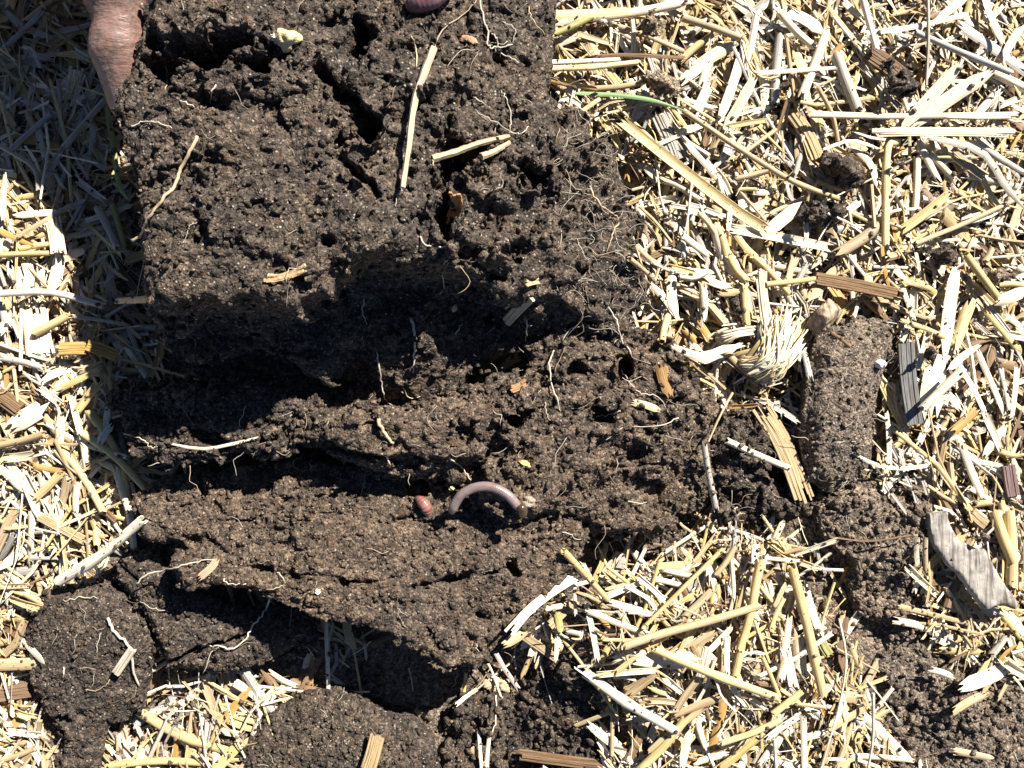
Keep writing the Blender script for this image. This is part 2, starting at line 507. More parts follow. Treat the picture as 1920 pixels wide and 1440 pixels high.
A_POLY = [(300, -70), (262, 60), (214, 158), (205, 200), (225, 290), (243, 400), (262, 500), (283, 575), (298, 640), (330, 700), (420, 742), (560, 775), (680, 792),
          (800, 775), (900, 757), (960, 715), (1030, 655), (1100, 645), (1190, 650), (1212, 560), (1200, 470), (1190, 370), (1165, 285), (1105, 230), (1035, 195),
          (1032, 100), (1030, -70)]
A_CTRL = [(280, -60, 54), (600, -60, 56), (900, -60, 52), (1030, -60, 44), (220, 200, 55), (400, 200, 60), (600, 200, 61), (800, 200, 58), (1000, 200, 46),
          (245, 400, 58), (400, 400, 63), (600, 400, 64), (800, 400, 59), (950, 400, 50), (1100, 400, 34), (1190, 450, 20),
          (285, 575, 60), (350, 585, 62), (420, 578, 64), (500, 572, 64), (560, 598, 63), (620, 558, 64), (660, 520, 64), (700, 486, 64), (760, 492, 60), (850, 512, 53), (950, 560, 44), (1080, 580, 32), (1190, 600, 18),
          (310, 622, 40), (430, 618, 42), (520, 616, 42), (575, 636, 40), (640, 598, 41), (680, 570, 41), (712, 536, 42), (770, 540, 40), (860, 560, 34), (960, 620, 26), (730, 640, 35), (800, 650, 33), (770, 710, 28),
          (430, 672, 30), (540, 680, 28), (640, 655, 30), (620, 710, 25),
          (560, 720, 23), (680, 765, 18), (820, 745, 18), (420, 720, 21), (900, 700, 18), (1060, 650, 18), (330, 690, 22)]
clod_a, A_V, A_Q = clod('soil_clod', A_POLY, A_CTRL, 13.0, 0.64, M['soil'], 'largest dark clod of soil, lifted up by the fingers at the top of the photo', 100,
    amps=(2.0, 1.6, 1.0, 3.0, 1.8), under=6, crumb=(.25, 1.2), grit=.9,
    carve=[([(330, 640, 40), (430, 650, 44), (560, 665, 43), (640, 625, 43), (700, 575, 44), (770, 560, 44)], 9.5), ([(770, 560, 42), (860, 575, 38), (940, 620, 30)], 7.5), ([(430, 700, 26), (560, 715, 25), (660, 720, 24)], 7)],
    cracks=[([(655, -40), (668, 40), (672, 95)], 4.2, 26), ([(600, 130), (640, 170), (690, 215), (700, 265)], 1.9, 18), ([(838, 300), (832, 380), (836, 440)], 2.8, 24),
            ([(800, 180), (812, 215)], 1.6, 10), ([(812, 400), (850, 470), (940, 520)], 1.3, 8), ([(300, 75), (420, 120), (500, 128)], 3.2, 14),
            ([(985, 300), (1000, 350), (1030, 400)], 1.8, 9), ([(270, 165), (380, 185), (470, 200)], 1.2, 6), ([(640, 300), (700, 350), (730, 420)], 1.0, 6),
            ([(905, 60), (985, 120)], 1.6, 8), ([(350, 590), (420, 600), (480, 640)], 2.2, 8)],
    pits=[(420, 95, 95, 34, 16), (300, 130, 52, 40, 15), (870, 300, 48, 36, 20), (1000, 335, 44, 32, 14), (920, 400, 30, 26, 10), (940, 110, 30, 34, 10), (700, 245, 24, 30, 16), (820, 230, 26, 28, 8), (535, 315, 10, 12, 5), (370, 450, 14, 14, 5),
          (410, 412, 9, 9, 4), (870, 470, 30, 24, 12), (610, 450, 12, 10, 4), (960, 470, 34, 20, 11), (760, 330, 16, 22, 7)])

B_POLY = [(193, 742), (228, 706), (300, 698), (480, 712), (640, 770), (640, 840), (500, 862), (430, 850), (385, 872), (300, 888), (255, 855), (215, 805)]
clod_b, B_V, B_Q = clod('soil_clod', B_POLY, [(193, 742, 24), (300, 700, 27), (480, 715, 28), (640, 780, 28), (500, 855, 28), (400, 780, 28), (400, 860, 28), (300, 880, 25), (230, 800, 24)],
    -4.0, 0.68, M['soil'], 'ragged dark soil ledge with a curved white straw lying on it, under the large clod', 200, under=7, crumb=(.4, 1.4), platy=1.2,
    cracks=[([(250, 780), (330, 800), (420, 840)], 1.4, 7)])

F_POLY = [(500, 800), (640, 775), (760, 770), (830, 745), (960, 690), (1050, 628), (1190, 632), (1262, 690), (1330, 755), (1345, 860), (1315, 960), (1235, 1003), (1118, 1005), (1090, 985),
          (1000, 975), (880, 925), (800, 905), (700, 878), (600, 850)]
F_CTRL = [(500, 810, 23), (640, 810, 29), (800, 820, 31), (960, 740, 28), (1050, 650, 24), (1190, 650, 19), (1260, 720, 16), (1330, 800, 10), (1330, 930, 5), (1235, 990, 7), (1118, 990, 14),
          (1000, 960, 23), (880, 915, 25), (700, 870, 29), (600, 845, 28), (1000, 850, 28), (1150, 850, 21), (1150, 740, 23)]
clod_f, F_V, F_Q = clod('soil_clod', F_POLY, F_CTRL, -6.0, 0.68, M['soil_brown'], 'crumbly brown soil heap full of pale rootlets, beside the worm', 300,
    amps=(2.8, 2.4, 1.3, 2.8, 1.5), under=4, crumb=(.45, 1.3), fiss=.6,
    pits=[(1080, 690, 30, 20, 9), (1130, 780, 24, 20, 7), (960, 790, 20, 16, 7), (1060, 930, 24, 14, 7), (870, 830, 26, 12, 6), (1200, 850, 26, 22, 6), (1170, 690, 22, 22, 8), (885, 880, 26, 16, 8), (1250, 780, 20, 18, 5), (1010, 880, 14, 10, 4)],
    cracks=[([(560, 835), (660, 845), (780, 868)], 1.8, 7), ([(840, 790), (920, 840), (900, 880)], 1.3, 5), ([(1090, 930), (1170, 900), (1230, 920)], 2., 6)])

C_POLY = [(252, 940), (290, 905), (420, 868), (560, 848), (700, 868), (820, 890), (1000, 930), (1085, 965), (1104, 1005), (1108, 1045), (1062, 1095), (1005, 1165), (965, 1225), (905, 1262), (850, 1270),
          (760, 1222), (640, 1170), (545, 1140), (430, 1108), (335, 1108), (300, 1055), (258, 1005)]
C_CTRL = [(252, 940, 14), (420, 870, 13), (560, 860, 13), (800, 900, 16), (1000, 940, 18), (1100, 1020, 16), (1005, 1160, 16), (900, 1255, 20), (850, 1265, 22), (760, 1220, 25), (640, 1168, 26), (540, 1138, 26), (430, 1105, 25),
          (335, 1100, 23), (300, 1050, 21), (600, 1000, 21), (850, 1060, 23), (950, 1000, 21), (450, 980, 19), (800, 1160, 24)]
clod_c, C_V, C_Q = clod('soil_clod', C_POLY, C_CTRL, -9.0, 0.65, M['soil_brown'], 'broad flat brown slab of soil that the curled worm lies on', 400,
    amps=(1.1, .75, .6, 1.2, 1.1), under=10, crumb=(.15, 1.1), grit=.8, fiss=.9, platy=.9, round_edge=2.5,
    cracks=[([(690, 1010), (700, 1030)], 1.6, 7), ([(845, 995), (880, 985)], 1.4, 5), ([(770, 1105), (810, 1095), (900, 1080), (950, 1065)], 1.5, 7), ([(640, 1090), (690, 1094), (740, 1085)], 1.1, 4),
            ([(520, 1085), (600, 1075), (650, 1100)], 1.0, 4), ([(955, 1055), (965, 1075)], 2, 7), ([(430, 1060), (500, 1075)], 1.6, 6), ([(720, 985), (770, 975)], .9, 4), ([(300, 1000), (380, 1010), (450, 1050)], 1.0, 4),
            ([(500, 950), (560, 965), (640, 960)], .7, 3), ([(880, 1150), (920, 1170), (950, 1150)], 1., 5), ([(800, 1180), (820, 1210)], 1.8, 7)],
    pits=[(785, 915, 16, 18, 7), (850, 958, 12, 8, 4), (360, 1015, 16, 14, 7), (320, 1030, 24, 20, 9)])

D_POLY = [(198, 1052), (232, 1028), (292, 1038), (330, 1100), (420, 1130), (560, 1150), (600, 1200), (545, 1222), (470, 1252), (400, 1277), (305, 1262), (286, 1205), (262, 1160), (220, 1120), (195, 1090)]
clod_d, D_V, D_Q = clod('soil_clod', D_POLY, [(198, 1052, 9), (290, 1040, 10), (420, 1150, 8), (560, 1190, 3), (470, 1250, 6), (305, 1260, 8), (250, 1140, 9), (380, 1200, 9)],
    -12.0, 0.68, M['soil'], 'dark cracked soil piece under the left corner of the flat slab', 500, amps=(1.1, .6, .45, 1.0, .7), under=6, crumb=(.15, .9), grit=.75, fiss=.8, platy=.8,
    cracks=[([(300, 1250), (380, 1215), (470, 1190)], 1.2, 6), ([(220, 1060), (280, 1110), (310, 1150)], .8, 4)])
E_POLY = [(40, 1165), (80, 1112), (190, 1092), (215, 1122), (256, 1164), (278, 1215), (284, 1270), (272, 1345), (205, 1372), (180, 1460), (85, 1470), (108, 1385), (60, 1335), (30, 1262)]
clod_e, E_V, E_Q = clod('soil_clod', E_POLY, [(40, 1165, 4), (190, 1095, 8), (280, 1250, 8), (200, 1370, 5), (120, 1460, 3), (40, 1260, 4), (160, 1230, 9), (110, 1330, 6)],
    -11.0, 0.68, M['soil'], 'smooth dark clod with rusty flecks in the lower left corner of the photo', 600, amps=(1.0, .45, .35, .6, .5), under=5, crumb=(.1, .7), grit=.7, fiss=.6,
    cracks=[([(240, 1100), (262, 1140)], 1.0, 3)], pits=[(120, 1350, 30, 12, 4)])
K_POLY = [(488, 1338), (562, 1308), (640, 1298), (692, 1328), (772, 1358), (818, 1402), (832, 1490), (470, 1490), (440, 1425)]
clod_k, K_V, K_Q = clod('soil_clod', K_POLY, [(488, 1338, 2), (640, 1300, 3), (772, 1360, 3), (830, 1480, 4), (470, 1480, 2), (640, 1420, 5)],
    -13.0, 0.68, M['soil'], 'flat dark clod at the bottom edge with a ribbed straw chip on it', 700, amps=(1.0, .45, .35, .6, .5), under=3, crumb=(.1, .7), grit=.7, fiss=.6)
G_POLY = [(1522, 700), (1530, 640), (1562, 612), (1602, 590), (1680, 585), (1695, 630), (1662, 700), (1655, 780), (1640, 865), (1602, 912), (1560, 925), (1518, 900), (1508, 820)]
clod_g, G_V, G_Q = clod('soil_clod', G_POLY, [(1522, 660, 11), (1602, 592, 9), (1690, 600, 6), (1660, 700, 10), (1640, 860, 10), (1560, 920, 9), (1510, 830, 11), (1590, 760, 14), (1600, 660, 13), (1550, 820, 13), (1620, 830, 12)],
    -5.0, 0.68, M['soil_dry'], 'narrow upright clod with a smooth dusty face between the straw and the charred stick', 800, amps=(.7, .4, .25, .3, .3), under=1, crumb=(.05, .5), grit=.6, fiss=.35)
J_POLY = [(1345, 800), (1400, 775), (1450, 800), (1500, 850), (1520, 910), (1500, 980), (1440, 1000), (1390, 960), (1345, 985), (1320, 930), (1330, 860)]
clod_j, J_V, J_Q = clod('soil_clod', J_POLY, [(1345, 800, 7), (1450, 800, 5), (1510, 920, 3), (1440, 990, 4), (1330, 930, 5), (1400, 880, 4)],
    -7.0, 0.72, M['soil'], 'crumbled dark soil in the hollow beside the frayed wood strip', 900, amps=(2.8, 2.8, 1.3, 3.0, 1.6), under=1, crumb=(.6, 1.4), fiss=.6,
    pits=[(1400, 930, 40, 40, 8), (1460, 900, 24, 30, 7), (1350, 900, 20, 24, 5)])
L_POLY = [(1502, 930), (1600, 905), (1722, 935), (1742, 1000), (1722, 1100), (1752, 1200), (1832, 1272), (1990, 1300), (1990, 1500), (1690, 1500), (1650, 1352), (1600, 1200), (1572, 1080), (1512, 1000)]
clod_l, L_V, L_Q = clod('soil_clod', L_POLY, [(1502, 930, 3), (1620, 930, 8), (1740, 980, 5), (1650, 1050, 7), (1700, 1150, 6), (1600, 1150, 2), (1650, 1250, 4), (1760, 1250, 5), (1850, 1330, 4), (1980, 1400, 4), (1750, 1450, 3), (1560, 1030, 2)],
    -6.0, 0.72, M['soil_dry'], 'long strip of loose crumbly soil beside the grey bark, reaching the corner', 1000, amps=(2.4, 2.0, 1.1, 2.0, 1.2), under=0, crumb=(.3, 1.2), fiss=.45,
    pits=[(1560, 1060, 30, 40, 5), (1600, 1180, 24, 40, 5), (1640, 1200, 30, 26, 4), (1700, 1330, 30, 16, 4)], round_edge=4)

Mc_POLY = [(838, 1345), (905, 1300), (985, 1262), (1050, 1235), (1108, 1275), (1135, 1370), (1125, 1500), (835, 1500)]
clod_m, M_V, M_Q = clod('soil_clod', Mc_POLY, [(838, 1345, -11), (960, 1290, -9), (1050, 1240, 2), (1110, 1290, 3), (1130, 1400, 0), (1000, 1400, -8), (900, 1420, -7), (860, 1480, -5), (1100, 1490, -2)],
    -20.0, 0.72, M['soil'], 'broken dark soil in the shaded hollow at the bottom centre', 1100, amps=(2.4, 2.2, 1.2, 2.6, 1.4), under=0, crumb=(.5, 1.3))
# ---------------------------------------------------------------- loose crumbs lying on the soil
def ico(sub):
    t = (1 + 5 ** .5) / 2
    v = np.array([(-1, t, 0), (1, t, 0), (-1, -t, 0), (1, -t, 0), (0, -1, t), (0, 1, t), (0, -1, -t), (0, 1, -t), (t, 0, -1), (t, 0, 1), (-t, 0, -1), (-t, 0, 1)], float)
    v /= np.linalg.norm(v[0])
    f = [(0, 11, 5), (0, 5, 1), (0, 1, 7), (0, 7, 10), (0, 10, 11), (1, 5, 9), (5, 11, 4), (11, 10, 2), (10, 7, 6), (7, 1, 8), (3, 9, 4), (3, 4, 2), (3, 2, 6), (3, 6, 8), (3, 8, 9), (4, 9, 5), (2, 4, 11), (6, 2, 10), (8, 6, 7), (9, 8, 1)]
    for _ in range(sub):
        v = list(map(tuple, v)); mid = {}; nf = []
        def m(a, b):
            k = (min(a, b), max(a, b))
            if k not in mid:
                p = np.array(v[a]) + np.array(v[b]); p /= np.linalg.norm(p)
                mid[k] = len(v); v.append(tuple(p))
            return mid[k]
        for a, b, c in f:
            x, y, z = m(a, b), m(b, c), m(c, a)
            nf += [(a, x, z), (b, y, x), (c, z, y), (x, y, z)]
        f = nf; v = np.array(v)
    return np.array(v), np.array(f, np.int32)

def crumbs(parent, V, Q, n, mat, rmin=.35, rmax=1.5, where=None, name='soil_crumbs'):
    """n loose crumbs on the upward faces of a soil surface, joined into one part"""
    a = V[Q[:, 1]] - V[Q[:, 0]]; b = V[Q[:, 3]] - V[Q[:, 0]]
    nr = np.cross(a, b); nr /= np.linalg.norm(nr, axis=1)[:, None] + 1e-9
    ok = nr[:, 2] > .35
    if where is not None: ok &= where(V[Q[:, 0]])
    idx = np.nonzero(ok)[0]
    if not len(idx): return
    idx = R.choice(idx, n)
    c = V[Q[idx]].mean(1); nn = nr[idx]
    iv, jf = ico(0); base = []
    for k in range(14):
        s = iv * R.uniform(.5, 1.35, (len(iv), 1)) * R.uniform(.6, 1.25, (1, 3)); base.append(s)
    base = np.array(base)[R.integers(0, 14, n)]
    ang = R.uniform(0, 6.283, n); ca, sa = np.cos(ang), np.sin(ang)
    x = base[..., 0] * ca[:, None] - base[..., 1] * sa[:, None]; y = base[..., 0] * sa[:, None] + base[..., 1] * ca[:, None]
    base = np.stack([x, y, base[..., 2]], -1)
    r = rmin + (rmax - rmin) * R.random(n) ** 4
    W = base * r[:, None, None] + (c + nn * (r * .35)[:, None])[:, None, :]
    F = (jf[None] + (np.arange(n) * len(iv))[:, None, None]).reshape(-1, 3)
    o = make_mesh(name, W.reshape(-1, 3), F.astype(np.int32), mat, parent, smooth=False)
    tag(o, kind='stuff')
    return o
crumbs(clod_a, A_V, A_Q, 3600, M['soil'], .3, 1.3)
crumbs(clod_b, B_V, B_Q, 1400, M['soil'])
crumbs(clod_f, F_V, F_Q, 2000, M['soil_brown'], .3, 1.5)
crumbs(clod_c, C_V, C_Q, 2200, M['soil_brown'], .3, 1.0)
crumbs(clod_d, D_V, D_Q, 700, M['soil'], .3, 1.1)
crumbs(clod_e, E_V, E_Q, 900, M['soil'], .3, 1.1)
crumbs(clod_k, K_V, K_Q, 900, M['soil'], .3, 1.1)
crumbs(clod_g, G_V, G_Q, 450, M['soil_dry'], .25, .9)
crumbs(clod_j, J_V, J_Q, 700, M['soil'], .3, 1.6)
crumbs(clod_m, M_V, M_Q, 1000, M['soil'], .3, 1.8)
crumbs(clod_l, L_V, L_Q, 2200, M['soil_dry'], .3, 1.5)
tag(crumbs(ground, gV, gF, 6000, M['soil_dry'], .4, 2.4, lambda p: (np.abs(p[:, 0]) < 185) & (np.abs(p[:, 1]) < 145), 'loose_soil'), kind='stuff')

# ---------------------------------------------------------------- swept strips, tubes and fibres
def spline(pts, n):
    """smooth curve through control points, n samples"""
    p = np.array(pts, float)
    if len(p) == 2:
        t = np.linspace(0, 1, n)[:, None]
        return p[0] * (1 - t) + p[1] * t
    q = np.vstack([2 * p[0] - p[1], p, 2 * p[-1] - p[-2]])
    out = []
    for u in np.linspace(0, len(p) - 1 - 1e-9, n):
        i = int(u); t = u - i
        a, b, c, d = q[i], q[i + 1], q[i + 2], q[i + 3]
        out.append(.5 * ((2 * b) + (c - a) * t + (2 * a - 5 * b + 4 * c - d) * t * t + (3 * b - a - 3 * c + d) * t ** 3))
    return np.array(out)

def sweep(path, prof, scale=None, twist=0.0, up=(0, 0, 1), jag=0.0, uvo=(0, 0), rg=rnd):
    """closed 2D profile (k,2) [side, up] swept along a path; returns verts, faces, uv"""
    n = len(path); k = len(prof)
    tg = np.gradient(path, axis=0); tg /= np.linalg.norm(tg, axis=1)[:, None] + 1e-9
    up = np.array(up, float)
    side = np.cross(tg, up); sl = np.linalg.norm(side, axis=1)[:, None]
    side = np.where(sl > 1e-3, side / (sl + 1e-9), np.array([1., 0, 0])); nu = np.cross(side, tg)
    if np.isscalar(twist): tw = np.linspace(-twist / 2, twist / 2, n)
    else: tw = twist
    c, s = np.cos(tw)[:, None], np.sin(tw)[:, None]
    a = side * c + nu * s; b = -side * s + nu * c
    sc = np.ones(n) if scale is None else np.asarray(scale)
    V = path[:, None, :] + sc[:, None, None] * (a[:, None, :] * prof[None, :, 0, None] + b[:, None, :] * prof[None, :, 1, None])
    if jag:
        h2 = k // 2
        for e, sg in ((0, -1), (-1, 1)):
            j = np.array([rg.uniform(-1, 1) for _ in range(h2)]) * jag
            j = np.concatenate([j, j[::-1]]) if k == 2 * h2 else np.resize(j, k)
            V[e] += tg[e] * (sg * j)[:, None]
    ln = np.concatenate([[0], np.cumsum(np.linalg.norm(np.diff(path, axis=0), axis=1))])
    pl = np.concatenate([[0], np.cumsum(np.linalg.norm(np.diff(prof, axis=0), axis=1))])
    uv = np.stack([np.repeat(ln, k) + uvo[0], np.tile(pl, n) + uvo[1]], 1)
    i = np.arange(n - 1)[:, None] * k; j = np.arange(k)[None, :]; j2 = (j + 1) % k
    F = np.stack([i + j, i + j2, i + k + j2, i + k + j], -1).reshape(-1, 4)
    return V.reshape(-1, 3), F.astype(np.int32), uv

def arc_profile(r, ang, th, m, flat=1.0):
    """an arc of a hollow stem, opening downward: outer arc, then inner arc back"""
    t = np.linspace(-ang / 2, ang / 2, m)
    o = np.stack([np.sin(t) * r, np.cos(t) * r * flat], 1)
    i = np.stack([np.sin(t) * (r - th), np.cos(t) * (r - th) * flat], 1)[::-1]
    p = np.concatenate([o, i])
    p[:, 1] -= r * flat if ang < 4 else 0
    return p

def join(parts):
    vs, fs, us, o = [], [], [], 0
    for v, f, u in parts:
        vs.append(v); fs.append(f + o); us.append(u); o += len(v)
    return np.concatenate(vs), np.concatenate(fs), np.concatenate(us)

def with_caps(v, f, u, k):
    """close the two ends of a convex sweep with quads fanned between opposite profile points"""
    n = len(v); c = []
    for i in range(k // 2 - 1):
        c.append((i, k - 1 - i, k - 2 - i, i + 1))
        b = n - k
        c.append((b + i + 1, b + k - 2 - i, b + k - 1 - i, b + i))
    return v, np.concatenate([f, np.array(c, np.int32)]), u

def piece(path, w, kind, rg, detail=1):
    """geometry of one bit of straw along PATH (mm), W wide"""
    ln = float(np.sum(np.linalg.norm(np.diff(path, axis=0), axis=1)))
    n = len(path); r = w / 2
    uvo = (rg.uniform(0, 400), rg.uniform(0, 40))
    m = 9 if detail else 5
    sc = np.ones(n)
    if kind == 't':                                   # whole hollow stalk
        p = arc_profile(r, math.radians(330), max(.22, r * .22), m + 3)
        if n > 6 and rg.random() < .6 and detail:      # a node
            k = rg.randrange(2, n - 2); sc[k] = 1.22; sc[k - 1] = 1.02
        sc *= np.linspace(1.0, rg.uniform(.82, 1.0), n)
        return join([with_caps(*sweep(path, p, sc, rg.uniform(-.3, .3), jag=r * .5, uvo=uvo, rg=rg), len(p))])
    if kind == 's':                                   # split stalk, half a tube
        up = (0, 0, 1) if rg.random() < .72 else (0, 0, -1)
        a = rg.uniform(.7, 3.0)
        p = arc_profile(r / math.sin(min(a, 3.1) / 2) if a < 3.1 else r, a, max(.2, r * .16), m)
        return with_caps(*sweep(path, p, sc * np.linspace(1, rg.uniform(.75, 1.05), n), rg.uniform(-.6, .6), up=up, jag=r * 1.3, uvo=uvo, rg=rg), len(p))
    if kind == 'b':                                   # thin leaf blade
        a = rg.uniform(.5, 1.4)
        p = arc_profile(r / math.sin(a / 2), a, .16, m - 2)
        t = np.linspace(0, 1, n)
        ts = .12 if ln > 28 else .5
        sc = np.clip(np.minimum(1.0, np.minimum(t * 6 + .62, (1 - t) * 3.2 + ts)), .1, 1)
        return with_caps(*sweep(path, p, sc, rg.uniform(-.9, .9), jag=r * .8, uvo=uvo, rg=rg), len(p))
    if kind == 'r':                                   # round fibre
        a = np.linspace(0, 2 * math.pi, 6, endpoint=False)
        p = np.stack([np.cos(a), np.sin(a)], 1) * r
        sc = sc * np.linspace(1.0, rg.uniform(.5, .9), n)
        return with_caps(*sweep(path, p, sc, 0, uvo=uvo, rg=rg), 6)
    if kind in 'fc':                                  # bundle of fibres: frayed strip (f) or chip (c)
        k = max(3, int(w / (.62 if kind == 'f' else .85))); out = []
        tg = path[-1] - path[0]; tg = tg / (np.linalg.norm(tg) + 1e-9)
        side = np.cross(tg, (0, 0, 1)); side /= np.linalg.norm(side) + 1e-9
        bow = rg.uniform(-.10, .22) * w
        fr = .20 if kind == 'f' else .05
        cut = np.cumsum([rg.uniform(.45, 1.6) for _ in range(k)]); cut = np.concatenate([[0], cut / cut[-1]])
        for i in range(k):
            u = (cut[i] + cut[i + 1]) / 2 - .5; wi = cut[i + 1] - cut[i]
            o = side * u * w + np.array([0, 0, bow * (1 - 4 * u * u) + rg.uniform(-.08, .08)])
            a0, a1 = rg.random() ** 2 * fr, 1 - rg.random() ** 2 * fr
            t = np.linspace(0, 1, n); q = np.stack([np.interp(a0 + (a1 - a0) * t, t, path[:, d]) for d in range(3)], 1) + o
            if kind == 'f':
                sp = rg.uniform(-.35, .35) + u * 1.0
                e = np.clip(np.abs(t - .5) * 2 - .45, 0, 1)
                q += side * (e * sp)[:, None] + np.array([0, 0, 1]) * (e * rg.uniform(-.4, .9))[:, None]
            hw = w * wi * .66; th = (.28 if kind == 'f' else .55) * rg.uniform(.85, 1.15)
            p = np.array([(-hw, 0), (-hw * .6, th), (hw * .6, th), (hw, 0), (hw * .6, -th), (-hw * .6, -th)])[::-1]
            out.append(with_caps(*sweep(q, p, None, rg.uniform(-.2, .2), uvo=(uvo[0] + rg.uniform(0, 60), uvo[1] + i * 1.7), rg=rg), 6))
        return join(out)
    raise ValueError(kind)

def tint_of(code, rg, var=.15):
    b = TINT[code]; g = 1 + rg.uniform(-var, var); w = rg.uniform(-.05, .05)
    return np.clip(np.array([b[0] * g * (1 + w * .3), b[1] * g, b[2] * g * (1 - w * 1.6)]), .01, .9)
